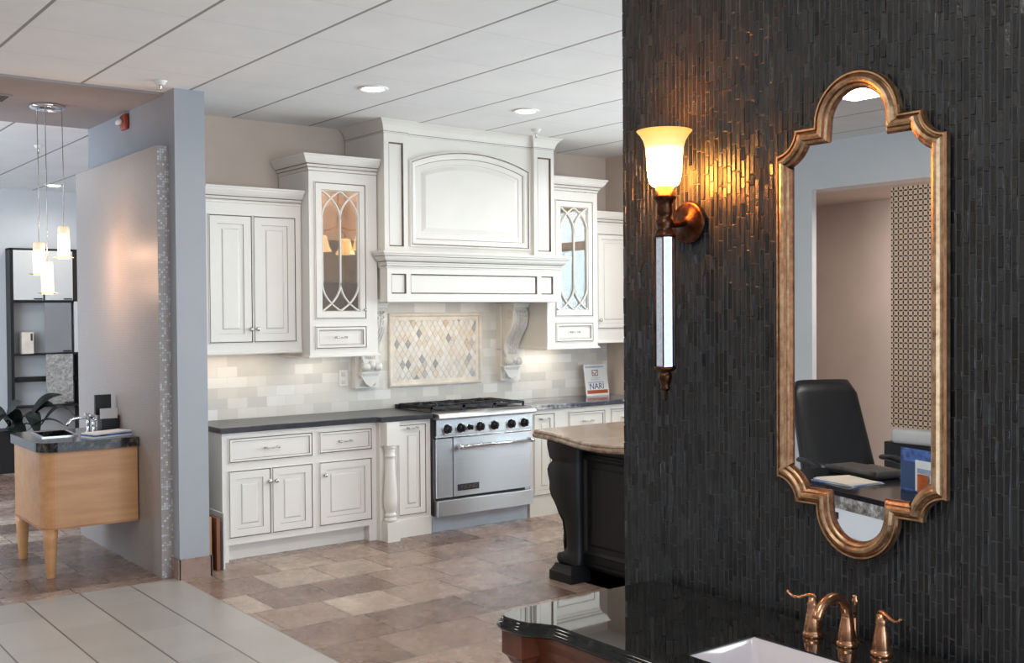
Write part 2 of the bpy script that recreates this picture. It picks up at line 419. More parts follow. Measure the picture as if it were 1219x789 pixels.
# ------------------------------------------------------------------ room shell
CZ = 3.095
YB = 7.47
fl = MB()
fl.box(2.48, 6.9, -4, 13.1, -.12, 0)
fl.box(-4.6, 2.48, 6.75, 13.1, -.12, 0)
fl.box(-4.6, 2.48, -4, 6.75, -.12, 0, 1)
struct('floor', fl, ['travertine', 'porcelain'], 'travertine tile floor with a pale porcelain tile walkway')
struct('ceiling', MB().box(-4.6, 7.0, -4, 13.3, CZ, CZ+.08), 'ceiling', 'white suspended ceiling of square acoustic tiles')
struct('ceiling_soffit', MB().box(-1.5, 2.466, 6.88, 8.47, CZ-.014, CZ+.001), 'soffit', 'darker taupe ceiling panel above the maple vanity')
struct('wall_back', MB().box(2.662, 6.97, YB, YB+.12, 0, CZ), 'tan_paint', 'tan wall behind the white kitchen cabinets')
struct('wall_partition', MB().box(2.466, 2.662, 6.69, 8.50, 0, CZ), 'grey_paint', 'blue grey partition wall ending in a square column')
struct('wall_pearl_mosaic', MB().box(2.39, 2.4665, 6.80, 8.57, 0, 2.745), 'pearl', 'pearl glass mosaic slab covering most of the partition')
struct('baseboard_partition', MB().box(2.458, 2.672, 6.675, 6.69, 0, .128).box(2.452, 2.466, 6.675, 6.80, 0, .128).box(2.662, 2.675, 6.675, 7.3, 0, .128), 'travertine', 'brown stone tile baseboard at the foot of the column')
# right wall with a window opening beyond the cabinets
wr = MB()
wr.box(6.82, 6.97, 6.45, YB, 0, CZ); wr.box(6.82, 6.97, 2.4, 6.45, 0, .80); wr.box(6.82, 6.97, 2.4, 6.45, 2.72, CZ); wr.box(6.82, 6.97, -4, 2.4, 0, CZ)
struct('wall_right', wr, 'tan_paint', 'side wall of the kitchen with a large window opening')
wf = MB()
for z0, z1 in ((.80, .86), (2.27, 2.35), (2.66, 2.72)): wf.box(6.86, 6.94, 2.4, 6.45, z0, z1)
for y0 in (2.4, 4.1, 6.39): wf.box(6.86, 6.94, y0, y0+.06, .86, 2.66)
struct('window_1', wf, 'tan_paint', 'tan framed window in the side wall of the kitchen')
struct('window_1_glass', MB().box(6.90, 6.905, 2.46, 6.39, .86, 2.66), 'window_glass')
# far wall, left side, alcove wall with header (seen in the mirror)
struct('wall_far', MB().box(-4.6, 6.9, 13.1, 13.25, 0, CZ), 'white_paint', 'pale grey wall at the far end of the showroom')
wl = MB()
wl.box(-3.45, -3.2, 2.0, 7.6, 2.70, CZ)
wl.box(-3.26, -3.2, 5.80, 7.6, 0, 2.70)
struct('wall_header', wl, 'white_paint', 'pale header over an alcove opening, seen in the mirror')
struct('wall_alcove', MB().box(-4.6, -4.45, -4.0, 13.1, 0, CZ).box(-4.45, -3.45, 7.45, 7.6, 0, CZ), 'beige_paint', 'warm beige alcove wall, seen in the mirror')
struct('ceiling_alcove', MB().box(-4.45, -3.45, 2.0, 7.45, 2.70, 2.75), 'beige_paint')

# dark strip mosaic wall
XD = 2.252
dw = MB()
dw.box(XD, 2.40, -3.0, 2.386, 0, CZ, 0)
pitch = .0158; y = -.55
while y < 2.386-.002:
    z = .70 - random.random()*.1
    while z < CZ:
        L = random.choice((.03, .038, .045, .052, .06, .072, .09))
        z1 = min(z+L, CZ)
        d = random.uniform(.0012, .0034); tl = random.uniform(-.0011, .0011); tz = random.uniform(-.0008, .0008)
        y0, y1 = y+.0017, min(y+pitch-.0017, 2.388)
        b0, b1 = z+.0011, z1-.0011
        if b1-b0 > .004 and y1-y0 > .003:
            e = .0013
            vs = [(XD-.001, y0, b0), (XD-.001, y1, b0), (XD-.001, y1, b1), (XD-.001, y0, b1),
                  (XD-d-tl-tz, y0+e, b0+e), (XD-d+tl-tz, y1-e, b0+e), (XD-d+tl+tz, y1-e, b1-e), (XD-d-tl+tz, y0+e, b1-e)]
            dw.add(vs, [(4,5,6,7), (0,1,5,4), (1,2,6,5), (2,3,7,6), (3,0,4,7)], 1)
        z = z1
    y += pitch
struct('wall_strip_mosaic', dw, ['grout_dark', 'slate_strip'], 'charcoal strip mosaic wall carrying the mirror and the sconce')

# backsplash
sp = MB()
sp.box(2.70, 6.82, YB-.010, YB+.001, .90, 1.41)
sp.box(4.05, 5.74, YB-.010, YB+.001, 1.41, 1.80)
struct('wall_backsplash', sp, 'splash', 'cream marble brick tile backsplash above the dark countertops')

# ------------------------------------------------------------------ cabinets
def raised_door(mb, x0, x1, z0, z1, y, stile=.062, arch=False):
    """beaded inset door with a raised centre panel, facing -Y; y is the frame face"""
    r = lambda i, d: rect(x0, x1, z0, z1, i, y-d)
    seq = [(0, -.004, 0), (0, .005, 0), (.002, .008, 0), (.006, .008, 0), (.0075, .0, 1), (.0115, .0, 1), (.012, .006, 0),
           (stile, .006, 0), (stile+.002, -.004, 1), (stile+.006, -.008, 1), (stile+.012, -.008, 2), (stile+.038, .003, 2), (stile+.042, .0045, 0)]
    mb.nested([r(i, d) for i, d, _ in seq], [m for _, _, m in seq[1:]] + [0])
def flat_drawer(mb, x0, x1, z0, z1, y, fr=.026):
    r = lambda i, d: rect(x0, x1, z0, z1, i, y-d)
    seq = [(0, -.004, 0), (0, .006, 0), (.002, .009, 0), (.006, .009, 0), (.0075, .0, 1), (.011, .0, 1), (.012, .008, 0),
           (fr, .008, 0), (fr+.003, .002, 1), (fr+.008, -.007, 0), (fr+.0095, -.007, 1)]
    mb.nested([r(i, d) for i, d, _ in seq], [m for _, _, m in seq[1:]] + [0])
def recess_panel(mb, x0, x1, z0, z1, y, bead=.010, depth=.012, base=.002):
    r = lambda i, d: rect(x0, x1, z0, z1, i, y-d)
    seq = [(0, -.004, 0), (0, base, 0), (bead*.5, base+.003, 0), (bead, base, 1), (bead+.003, -.003, 1), (bead+.006, -depth+.004, 0)]
    mb.nested([r(i, d) for i, d, _ in seq], [m for _, _, m in seq[1:]] + [0])
def framed_recess(mb, X0, X1, Z0, Z1, y, wins, depth, mi=0, gl=1, bead=.006):
    """flat face with rectangular sunk panels: face cut around each window"""
    xs = sorted({X0, X1, *[w[0] for w in wins], *[w[1] for w in wins]}); zs = sorted({Z0, Z1, *[w[2] for w in wins], *[w[3] for w in wins]})
    inside = lambda x, z: any(w[0] < x < w[1] and w[2] < z < w[3] for w in wins)
    for a, b in zip(xs, xs[1:]):
        for c, d in zip(zs, zs[1:]):
            if not inside((a+b)/2, (c+d)/2): mb.add([(a,y,c),(b,y,c),(b,y,d),(a,y,d)], [(0,1,2,3)], mi)
    for x0, x1, z0, z1 in wins:
        r = lambda i, q: rect(x0, x1, z0, z1, i, y+q)
        mb.nested([r(0, 0), r(bead*.4, -.002), r(bead, .001), r(bead+.002, depth), r(bead+.006, depth), r(bead+.0065, depth-.001)], [mi, gl, gl, gl, mi, mi])
def knob(parent, x, y, z, s=1.0):
    M = Matrix.Translation((x, y, z)) @ Matrix.Rotation(PI/2, 4, 'X')
    prof = [(.0001, 0), (.009, 0), (.009, .003), (.005, .005), (.005, .012), (.011, .016), (.0155, .021), (.0155, .025), (.011, .030), (.004, .032), (.0001, .0322)]
    return obj('knob', MB().lathe([(r*s, h*s) for r, h in prof], seg=16, M=M), 'nickel', parent)
def pull(parent, x, y, z, w=.10):
    mb = MB(); h = w/2
    for sx in (-1, 1):
        mb.tube([(x+sx*h*.92, y, z), (x+sx*h*.92, y-.012, z), (x+sx*h*.9, y-.024, z)], [.008, .005, .006], 10)
        mb.tube([(x+sx*h*1.12, y-.024, z), (x+sx*h*1.0, y-.025, z), (x+sx*h*.75, y-.026, z), (x+sx*h*.6, y-.026, z)], [.004, .0075, .007, .003], 10)
    mb.tube([(x-h*.9, y-.025, z), (x-h*.4, y-.028, z-.001), (x, y-.029, z-.002), (x+h*.4, y-.028, z-.001), (x+h*.9, y-.025, z)], [.004, .0035, .0045, .0035, .004], 10)
    return obj('pull_handle', mb, 'nickel', parent)
CP = ['cream', 'glaze', 'bevel_shade']
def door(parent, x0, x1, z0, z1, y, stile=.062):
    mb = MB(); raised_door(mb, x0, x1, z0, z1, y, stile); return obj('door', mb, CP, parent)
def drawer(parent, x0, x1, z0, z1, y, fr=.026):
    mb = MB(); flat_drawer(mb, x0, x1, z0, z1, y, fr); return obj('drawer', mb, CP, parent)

BY = 6.95; CT = .874   # base face frame, carcass top
def base_unit(label, x0, x1, y, group, toe=True, top=CT):
    t = thing('base_cabinet', label, 'cabinet', ((x0+x1)/2, y, 0), group)
    mb = MB()
    mb.box(x0, x1, y, YB-.012, .115 if toe else 0, top)
    if toe: mb.box(x0, x1, y+.075, YB-.012, 0, .115)
    obj('carcass', mb, 'cream', t)
    return t
G1 = 'cream base cabinets under the countertops'
b1 = base_unit('wide cream base cabinet with double doors under one long drawer, beside the column', 2.858, 3.553, BY, G1)
d = drawer(b1, 2.902, 3.531, .665, .840, BY); pull(d, 3.212, BY-.008, .755)
d = door(b1, 2.898, 3.2115, .155, .619, BY); knob(d, 3.192, BY-.006, .523)
d = door(b1, 3.2125, 3.530, .155, .619, BY); knob(d, 3.243, BY-.006, .522)
obj('end_leg', MB().box(2.858, 2.900, BY+.001, BY+.07, 0, .116), 'cream', b1)
b2 = base_unit('cream base cabinet with a single door under a short drawer, next to the turned post', 3.5535, 4.048, BY, G1)
d = drawer(b2, 3.577, 4.012, .673, .836, BY); pull(d, 3.785, BY-.008, .755)
d = door(b2, 3.575, 4.010, .155, .619, BY); knob(d, 3.618, BY-.006, .522)
obj('end_leg', MB().box(3.985, 4.048, BY+.001, BY+.07, 0, .116), 'cream', b2)
PY = 6.90
b3 = base_unit('narrow cream pull-out cabinet with a turned corner post, left of the range', 4.0485, 4.492, PY+.001, G1, toe=False)
# recess the left part for the post: build the post proud of the face
po = MB()
px0, px1 = 4.056, 4.162; pc = (px0+px1)/2; pyc = PY-.045
po.box(px0, px1, PY-.094, PY+.02, .706, CT); po.box(px0, px1, PY-.094, PY+.02, 0, .145)
for a in range(1): pass
post = [(.034, .145), (.044, .150), (.047, .158), (.042, .168), (.033, .174), (.033, .18), (.043, .186), (.045, .194), (.038, .203), (.034, .212), (.042, .23), (.050, .262), (.0515, .30), (.049, .36), (.043, .45), (.037, .54), (.034, .60), (.033, .618),
        (.040, .622), (.041, .630), (.033, .636), (.035, .66), (.037, .672), (.033, .676), (.044, .684), (.046, .694), (.040, .706)]
po.lathe(post, (pc, pyc, 0), 28)
obj('turned_post', po, 'cream', b3)
d = door(b3, 4.200, 4.452, .158, .845, PY, .056); pull(d, 4.325, PY-.006, .815, .085)
obj('base_plinth', MB().box(4.164, 4.492, PY-.008, PY+.002, 0, .135), 'cream', b3)
# right run
b4 = base_unit('narrow cream cabinet with a tall panelled door, right of the range', 5.452, 5.838, PY, G1, toe=False)
d = door(b4, 5.490, 5.718, .165, .845, PY, .05); pull(d, 5.604, PY-.006, .80, .085)
b5 = base_unit('cream drawer cabinet right of the range, below the leaning sign', 5.8385, 6.318, PY, G1)
d = drawer(b5, 5.868, 6.280, .675, .838, PY); pull(d, 6.073, PY-.008, .752)
d = door(b5, 5.868, 6.280, .155, .625, PY); knob(d, 5.90, PY-.006, .52)
b6 = base_unit('cream corner cabinet at the right end, partly behind the strip mosaic wall', 6.3185, 6.815, PY, G1)
d = drawer(b6, 6.345, 6.76, .675, .838, PY); pull(d, 6.52, PY-.008, .755)
d = door(b6, 6.345, 6.76, .155, .625, PY); knob(d, 6.38, PY-.006, .52)

def counter(name, outline, z0, z1, mat, label, prof=None):
    """stone top: outline anticlockwise seen from above; eased front edge"""
    mb = MB(); n = len(outline)
    e = .006
    def inset(pts, q):
        out = []
        for i in range(n):
            a = Vector(pts[i-1]); b = Vector(pts[i]); c = Vector(pts[(i+1) % n])
            d1 = (b-a).normalized(); d2 = (c-b).normalized()
            n1 = Vector((-d1.y, d1.x)); n2 = Vector((-d2.y, d2.x)); m = n1+n2; m = m/max(m.length_squared/2, .2)
            out.append(b+m*q)
        return out
    prof = prof or [(e, z0), (0, z0+e), (0, z1-e), (e*.3, z1-e*.3), (e, z1)]
    rings = [[(p.x, p.y, z) for p in inset(outline, q)] for q, z in prof]
    mb.loft(rings, 0, False, True)
    return tag(obj(name, mb, mat), label, 'countertop')
counter('countertop', [(2.835, YB-.011), (2.835, 6.915), (3.99, 6.915), (4.025, 6.895), (4.04, 6.858), (4.49, 6.858), (4.508, 6.90), (4.508, YB-.011)], CT+.001, .914, 'soapstone', 'dark grey stone worktop on the cabinets left of the range')
counter('countertop', [(5.446, YB-.011), (5.446, 6.86), (6.818, 6.86), (6.818, YB-.011)], CT+.001, .914, 'marbled', 'blue black worktop with white veins right of the range')

# hanging cabinets
CROWN = [(0, -.002), (.003, 0), (.006, .004), (.004, .012), (.012, .018), (.012, .024), (.016, .03), (.022, .034), (.022, .040), (.030, .046), (.044, .06), (.056, .078), (.060, .086), (.060, .092), (.066, .094), (.070, .100), (.070, .106), (.066, .110), (0, .112)]
CMI = [0, 0, 0, 0, 1, 0, 0, 0, 1, 0, 0, 0, 0, 0, 0, 0, 0, 0]
def crown(parent, x0, x1, y, z, left=True, right=True, h=1.0, sc=1.0, xl=None, xr=None):
    path = []
    if left: path.append((x0, YB-.012, z))
    path += [(x0, y, z), (x1, y, z)]
    if right: path.append((x1, YB-.012, z))
    mb = MB(); mb.mould(path, [(o*sc, q*h) for o, q in CROWN], mis=CMI)
    return obj('crown_moulding', mb, CP, parent)
UY = 7.10; GY = 6.98
u1 = thing('hanging_cabinet', 'cream hanging cabinet with two tall doors, beside the column', 'cabinet', (3.17, UY, 1.40), 'hanging cabinets around the range hood')
mb = MB().box(2.80, 3.532, UY, YB-.011, 1.425, 2.47); obj('carcass', mb, 'cream', u1)
mb = MB().mould([(2.80, UY, 1.397), (3.532, UY, 1.397)], [(-.02, 0), (.012, 0), (.014, .006), (.010, .014), (.002, .020), (0, .030), (-.02, .032)]); mb.box(2.80, 3.532, UY+.001, UY+.02, 1.397, 1.426)
obj('light_rail', mb, 'cream', u1)
d = door(u1, 2.838, 3.159, 1.472, 2.362, UY, .066); knob(d, 3.137, UY-.006, 1.57)
d = door(u1, 3.160, 3.490, 1.472, 2.362, UY, .066); knob(d, 3.185, UY-.006, 1.57)
crown(u1, 2.80, 3.532, UY, 2.442, left=False, right=False)

def arch_bars(mb, x0, x1, z0, z1, h, y0, y1, w=.015):
    """interlaced gothic bars: straight uprights that split into crossing arcs at both ends"""
    W = x1-x0; H = h; N = 14; TA = math.radians(46)
    def strip(pts, mi=0):
        for (a, b), (c, d) in zip(pts, pts[1:]): pass
        L = []; R = []
        for i, (px, pz) in enumerate(pts):
            q0 = pts[max(i-1, 0)]; q1 = pts[min(i+1, len(pts)-1)]
            dx, dz = q1[0]-q0[0], q1[1]-q0[1]; l = math.hypot(dx, dz); nx, nz = -dz/l*w/2, dx/l*w/2
            L.append((px+nx, pz+nz)); R.append((px-nx, pz-nz))
        rings = [[(l[0], y1, l[1]), (l[0]*.75+r[0]*.25, y0, l[1]*.75+r[1]*.25), (l[0]*.25+r[0]*.75, y0, l[1]*.25+r[1]*.75), (r[0], y1, r[1])] for l, r in zip(L, R)]
        mb.loft(rings, 0, False, True)
    for end in (0, 1):
        zs = z1-H if end else z0+H; sg = 1 if end else -1
        for xa, sx in ((x0, 1), (x0+W/2, -1), (x0+W/2, 1), (x1, -1)):
            strip([(xa+sx*W/2*(1-math.cos(TA*k/N))/(1-math.cos(TA)), zs+sg*H*math.sin(TA*k/N)/math.sin(TA)) for k in range(N+1)])
    strip([(x0+W/2, z0+H), (x0+W/2, z1-H)])
    strip([(x0+.003, z0+H), (x0+.003, z1-H)]); strip([(x1-.003, z0+H), (x1-.003, z1-H)])
def glass_cab(label, X0, X1, dx0, dx1, knob_right):
    t = thing('glass_door_cabinet', label, 'cabinet', ((X0+X1)/2, GY, 1.36), 'hanging cabinets around the range hood')
    Z0, Z1 = 1.385, 2.69; th = .02
    zb0, zb1 = 1.632, 2.618; dz0, dz1 = 1.418, 1.586
    mb = MB()
    mb.box(X0, X0+th, GY+.02, YB-.012, Z0, Z1); mb.box(X1-th, X1, GY+.02, YB-.012, Z0, Z1)
    mb.box(X0+th, X1-th, YB-.03, YB-.012, Z0, Z1, 2)
    mb.box(X0+th, X1-th, GY+.02, YB-.03, Z0, Z0+th); mb.box(X0+th, X1-th, GY+.02, YB-.03, Z1-th, Z1, 0); mb.box(X0+th, X1-th, GY+.02, YB-.03, 1.60, 1.62, 2)
    mb.box(X0+th, X0+th+.002, GY+.03, YB-.03, 1.62, Z1-th, 2); mb.box(X1-th-.002, X1-th, GY+.03, YB-.03, 1.62, Z1-th, 2)
    mb.box(X0, dx0, GY, GY+.02, Z0, Z1); mb.box(dx1, X1, GY, GY+.02, Z0, Z1)
    mb.box(dx0, dx1, GY, GY+.02, zb1, Z1); mb.box(dx0, dx1, GY, GY+.02, dz1, zb0); mb.box(dx0, dx1, GY, GY+.02, Z0, dz0)
    obj('carcass', mb, ['cream', 'glaze', 'interior'], t)
    mb = MB().mould([(X0, YB-.012, 1.360), (X0, GY, 1.360), (X1, GY, 1.360), (X1, YB-.012, 1.360)], [(-.03, 0), (.016, 0), (.018, .005), (.014, .012), (.004, .018), (0, .026), (-.03, .028)])
    mb.box(X0+.02, X1-.02, GY+.02, YB-.02, 1.378, 1.386)
    obj('base_moulding', mb, 'cream', t)
    for z in (2.20, 1.90): obj('glass_shelf', MB().box(X0+th+.004, X1-th-.004, GY+.05, YB-.034, z, z+.008), 'pane', t)
    # door: four rails around an opening, then bars and pane
    f = .062; mb = MB()
    ox0, ox1, oz0, oz1 = dx0+f, dx1-f, zb0+f, zb1-f
    r = lambda i, q: rect(dx0, dx1, zb0, zb1, i, GY-q)
    seq = [(0, -.016, 0), (0, .005, 0), (.002, .008, 0), (.006, .008, 0), (.0075, .0, 1), (.0115, .0, 1), (.012, .006, 0), (f-.006, .006, 0), (f-.004, .002, 1), (f, -.002, 0), (f, -.018, 0)]
    mb.nested([r(i, q) for i, q, _ in seq], [m for _, _, m in seq[1:]]+[0], cap=False)
    dr = obj('glass_door', mb, CP, t)
    mb = MB(); arch_bars(mb, ox0, ox1, oz0, oz1, .20, GY-.004, GY+.008); obj('tracery', mb, 'cream', dr)
    obj('pane', MB().box(ox0-.004, ox1+.004, GY+.010, GY+.014, oz0-.004, oz1+.004), 'pane', dr)
    knob(dr, dx1-.02 if knob_right else dx0+.012, GY-.006, 1.70, .8)
    dd = drawer(t, dx0, dx1, dz0, dz1, GY, .028); pull(dd, (dx0+dx1)/2-.01, GY-.008, 1.503, .085)
    crown(t, X0, X1, GY, 2.695, left=knob_right, right=not knob_right)
    return t
glass_cab('tall cream cabinet with gothic glass door showing brown interior, left of the hood', 3.5355, 4.088, 3.575, 3.995, True)
glass_cab('tall cream cabinet with gothic glass door reflecting daylight, right of the hood', 5.712, 6.274, 5.800, 6.222, False)
u2 = thing('hanging_cabinet', 'cream hanging cabinet in the right corner, half hidden by the strip mosaic wall', 'cabinet', (6.6, UY, 1.40), 'hanging cabinets around the range hood')
obj('carcass', MB().box(6.2775, 6.818, UY, YB-.011, 1.425, 2.47), 'cream', u2)
mb = MB().mould([(6.2775, UY, 1.397), (6.818, UY, 1.397)], [(-.02, 0), (.012, 0), (.014, .006), (.010, .014), (.002, .020), (0, .030), (-.02, .032)]); mb.box(6.2775, 6.818, UY+.001, UY+.02, 1.397, 1.426)
obj('light_rail', mb, 'cream', u2)
d = door(u2, 6.375, 6.775, 1.52, 2.362, UY, .05); knob(d, 6.40, UY-.006, 1.6)
crown(u2, 6.2775, 6.818, UY, 2.442, left=False, right=False)

# ------------------------------------------------------------------ range hood
HX0, HX1, HY = 4.095, 5.709, 6.88
hood = thing('range_hood', 'large cream mantel range hood with an arched raised panel and crown', 'range hood', (4.90, HY, 1.755))
RZ = 2.13; FY = HY+.04
mb = MB()
mb.box(HX0, HX1, FY+.02, YB-.012, 2.02, 2.998)
obj('chimney', mb, 'cream', hood)
for (x0, x1, a, b) in ((HX0, 4.297, 4.133, 4.262), (5.500, HX1, 5.535, 5.678)):
    mb = MB(); framed_recess(mb, x0, x1, RZ-.02, 2.998, HY, [(a, b, 2.165, 2.935)], .014)
    mb.box(x0, x1, HY, FY+.02, RZ-.02, 2.998, skip=('f',))
    obj('pilaster', mb, CP, hood)
# arched panel on the recessed face
def arch_ring(x0, x1, z0, zs, zt, i, y, n=24):
    x0 += i; x1 -= i; z0 += i
    w = (x1-x0)/2; rise = zt-zs; cx = (x0+x1)/2
    W0 = w+i; R = (W0*W0+rise*rise)/(2*rise); cz = zt-R
    r = R-i; a = math.asin(min(1, w/r))
    pts = [(x0, y, z0), (x1, y, z0)]
    for k in range(n+1):
        t = a-2*a*k/n; pts.append((cx+r*math.sin(t), y, cz+r*math.cos(t)))
    return pts
mb = MB()
mb.add([(4.297, FY, RZ-.02), (5.50, FY, RZ-.02), (5.50, FY, 2.998), (4.297, FY, 2.998)], [(0, 1, 2, 3)])
ar = lambda i, q: arch_ring(4.326, 5.470, 2.172, 2.815, 2.925, i, FY-q)
seq = [(0, -.001, 0), (0, .016, 0), (.004, .026, 0), (.014, .030, 0), (.022, .026, 1), (.026, .018, 0), (.046, .016, 0), (.060, .008, 0), (.064, .003, 1), (.068, .003, 0),
       (.104, .003, 0), (.106, -.004, 1), (.111, -.005, 0), (.116, .0, 0), (.145, .012, 0), (.147, .013, 0)]
mb.nested([ar(i, q) for i, q, _ in seq], [m for _, _, m in seq[1:]]+[0])
obj('arched_panel', mb, CP, hood)
# crown: cove to the ceiling following the pilaster breaks
COVE = [(0, 0), (.006, .002), (.008, .008), (.004, .013), (.006, .016), (.010, .030), (.020, .054), (.036, .076), (.050, .088), (.054, .092), (.054, .0955), (0, .0955)]
path = [(HX0, YB-.012, 2.999), (HX0, HY, 2.999), (4.297, HY, 2.999), (4.297, FY, 2.999), (5.50, FY, 2.999), (5.50, HY, 2.999), (HX1, HY, 2.999), (HX1, YB-.012, 2.999)]
mb = MB(); mb.mould(path, COVE, mis=[0, 0, 1, 0, 0, 0, 0, 0, 0, 0, 0]); obj('crown_moulding', mb, CP, hood)
# mantel
MX0, MX1, MY = 4.103, 5.748, 6.86
mb = MB(); framed_recess(mb, MX0, MX1, 1.755, 2.035, MY, [(4.137, 4.268, 1.815, 1.968), (4.303, 5.512, 1.815, 1.968), (5.552, 5.680, 1.815, 1.968)], .013)
mb.box(MX0, MX1, MY, 6.966, 1.755, 2.035, skip=('f', 'b')); mb.box(MX0+.02, 5.705, MY+.02, YB-.3, 1.775, 2.03)
mb.box(MX0, MX1, MY, MY+.02, 1.755, 1.757); mb.box(MX0, MX0+.02, MY, 6.966, 1.755, 1.757); mb.box(MX1-.02, MX1, MY, 6.966, 1.755, 1.757)
obj('mantel', mb, CP, hood)
SHELF = [(0, -.018), (.010, -.016), (.012, -.008), (.004, -.002), (.004, .008), (.012, .016), (.014, .026), (.024, .032), (.040, .046), (.048, .060), (.048, .066), (.056, .070), (.060, .082), (.070, .088), (.072, .098), (.066, .104), (-.06, .106)]
mb = MB(); mb.mould([(MX0, 6.966, 2.026), (MX0, MY, 2.026), (MX1, MY, 2.026), (MX1, 6.966, 2.026)], SHELF, mis=[0, 0, 1, 0, 0, 0, 1, 0, 0, 0, 1, 0, 0, 0, 0, 0])
obj('mantel_shelf', mb, CP, hood)

# corbels
def corbel(label, xc, sh_=0.0):
    t = thing('corbel', label, 'corbel', (xc, YB, 1.09), 'carved corbels under the mantel')
    w = .105
    mb = MB().box(xc-.085, xc+.085, 7.395, YB-.0105, 1.36, 1.753).box(xc-w+sh_, xc+w+sh_, 7.395, YB-.0105, 1.092, 1.355); obj('backplate', mb, 'cream', t)
    hw = .070
    # side profile: (projection from the backplate, z)
    out = [(0, 1.108), (.006, 1.112), (.030, 1.15), (.050, 1.185), (.056, 1.2), (.062, 1.225), (.075, 1.245), (.078, 1.27), (.066, 1.29), (.050, 1.32), (.046, 1.36), (.055, 1.41), (.082, 1.46), (.125, 1.51), (.160, 1.56), (.176, 1.61), (.178, 1.65), (.170, 1.69), (.155, 1.715), (0, 1.715)]
    mb = MB(); mb.prism(out, lambda u, v, s: (s, 7.395-u, v), xc-hw, xc+hw); obj('bracket_body', mb, 'cream', t, bevel=.004)
    sc = MB()
    for sx in (-1, 1):   # raised S-bands on both cheeks with scroll eyes
        xs = xc+sx*hw
        sp_ = []
        for u, v in out[9:18]: sp_.append((xs, 7.395-(u-.014), v))
        sc.tube(sp_, .013, 8, flat=1.0)
        for (u, v, r0) in ((.118, 1.655, .05), (.046, 1.262, .026)):
            pts = []
            for k in range(26):
                a = k/25*3.2*PI; r = r0*(1-k/30)
                pts.append((xs+sx*.002, 7.395-(u+r*math.cos(a)), v+r*math.sin(a)))
            sc.tube(pts, [.009*(1-k/60) for k in range(26)], 6)
        M = Matrix.Translation((xc+sx*.052, 7.395-.062, 1.258)) @ Matrix.Rotation(PI/2, 4, 'Y')
        sc.lathe([(.0001, -.032), (.026, -.032), (.032, -.02), (.032, .02), (.026, .032), (.0001, .032)], seg=16, M=M)
    obj('scroll', sc, CP, t)
    lf = MB()          # acanthus ribs on the curved face
    face = out[9:18]
    for q in (-.052, -.026, 0, .026, .052):
        lf.tube([(xc+q*(1-.35*(1-i/8)), 7.395-u-.004+abs(q)*.12, v) for i, (u, v) in enumerate(face)], [.010]*9, 6)
    for i in range(7):
        u, v = face[min(i+1, 8)]
        for sx in (-1, 1):
            lf.tube([(xc, 7.395-u-.008, v), (xc+sx*.030, 7.395-u-.010, v+.014), (xc+sx*.06, 7.395-u-.004, v+.034)], [.006, .009, .004], 6)
    lf.lathe([(.0001, -.03), (.02, -.026), (.034, -.01), (.036, .006), (.03, .024), (.012, .036), (.0001, .038)], (xc, 7.395-.058, 1.27), 16)
    obj('acanthus_leaf', lf, CP, t)
    ab = MB().box(xc-.085, xc+.085, 7.205, 7.395, 1.735, 1.7545).box(xc-.078, xc+.078, 7.212, 7.395, 1.715, 1.736)
    obj('abacus', ab, 'cream', t, bevel=.004)
    sh = MB(); sh.prism([(xc-.085, 1.205), (xc+.085, 1.205), (xc+.085, 1.19), (xc+.04, 1.125), (xc, 1.10), (xc-.04, 1.125), (xc-.085, 1.19)], lambda u, v, s: (u, s, v), 7.345, 7.395)
    sh.box(xc-.092, xc+.092, 7.335, 7.395, 1.205, 1.217)
    obj('pendant_shield', sh, 'cream', t, bevel=.003)
corbel('carved cream scroll corbel left of the diamond tile panel', 4.235)
corbel('carved cream scroll corbel right of the diamond tile panel', 5.622, .02)

# diamond tile panel
tp = thing('mosaic_panel', 'framed panel of pale marble diamond tiles on the backsplash behind the range', 'tile panel', (4.915, YB-.01, 1.08))
r = lambda i, q: rect(4.462, 5.372, 1.080, 1.672, i, YB-.010-q)
mb = MB(); mb.nested([r(0, 0), r(0, .016), (r(.006, .022)), r(.018, .024), r(.026, .018), r(.030, .008), r(.055, .008), r(.055, .002)], cap=False)
obj('frame', mb, 'marble_trim', tp)
mb = MB()
ax0, ax1, az0, az1 = 4.515, 5.319, 1.133, 1.619
mb.add([(ax0, YB-.0125, az0), (ax1, YB-.0125, az0), (ax1, YB-.0125, az1), (ax0, YB-.0125, az1)], [(0, 1, 2, 3)], 1)
dwid, dh = .0525, .083
def clip(poly, axis, lim, keep_less):
    out = []
    for i in range(len(poly)):
        a, b = poly[i-1], poly[i]
        ina = (a[axis] <= lim) if keep_less else (a[axis] >= lim); inb = (b[axis] <= lim) if keep_less else (b[axis] >= lim)
        if ina != inb:
            t_ = (lim-a[axis])/(b[axis]-a[axis]); out.append((a[0]+t_*(b[0]-a[0]), a[1]+t_*(b[1]-a[1])))
        if inb: out.append(b)
    return out
row = 0; z = az0
while z < az1+dh/2:
    x = ax0 + (dwid/2 if row % 2 else 0)
    while x < ax1+dwid/2:
        g = .94
        P = [(x-dwid/2*g, z), (x, z-dh/2*g), (x+dwid/2*g, z), (x, z+dh/2*g)]
        for axis, lim, less in ((0, ax0, False), (0, ax1, True), (1, az0, False), (1, az1, True)):
            if P: P = clip(P, axis, lim, less)
        if len(P) >= 3:
            dd_ = random.uniform(.0035, .0055); n_ = len(P)
            mb.add([(u, YB-.0125, v) for u, v in P]+[(u, YB-.0125-dd_, v) for u, v in P], [tuple(range(n_, 2*n_))]+[(k, (k+1) % n_, n_+(k+1) % n_, n_+k) for k in range(n_)], 0)
        x += dwid
    z += dh/2; row += 1
obj('diamond_tiles', mb, ['diamond', 'panel_grout'], tp)

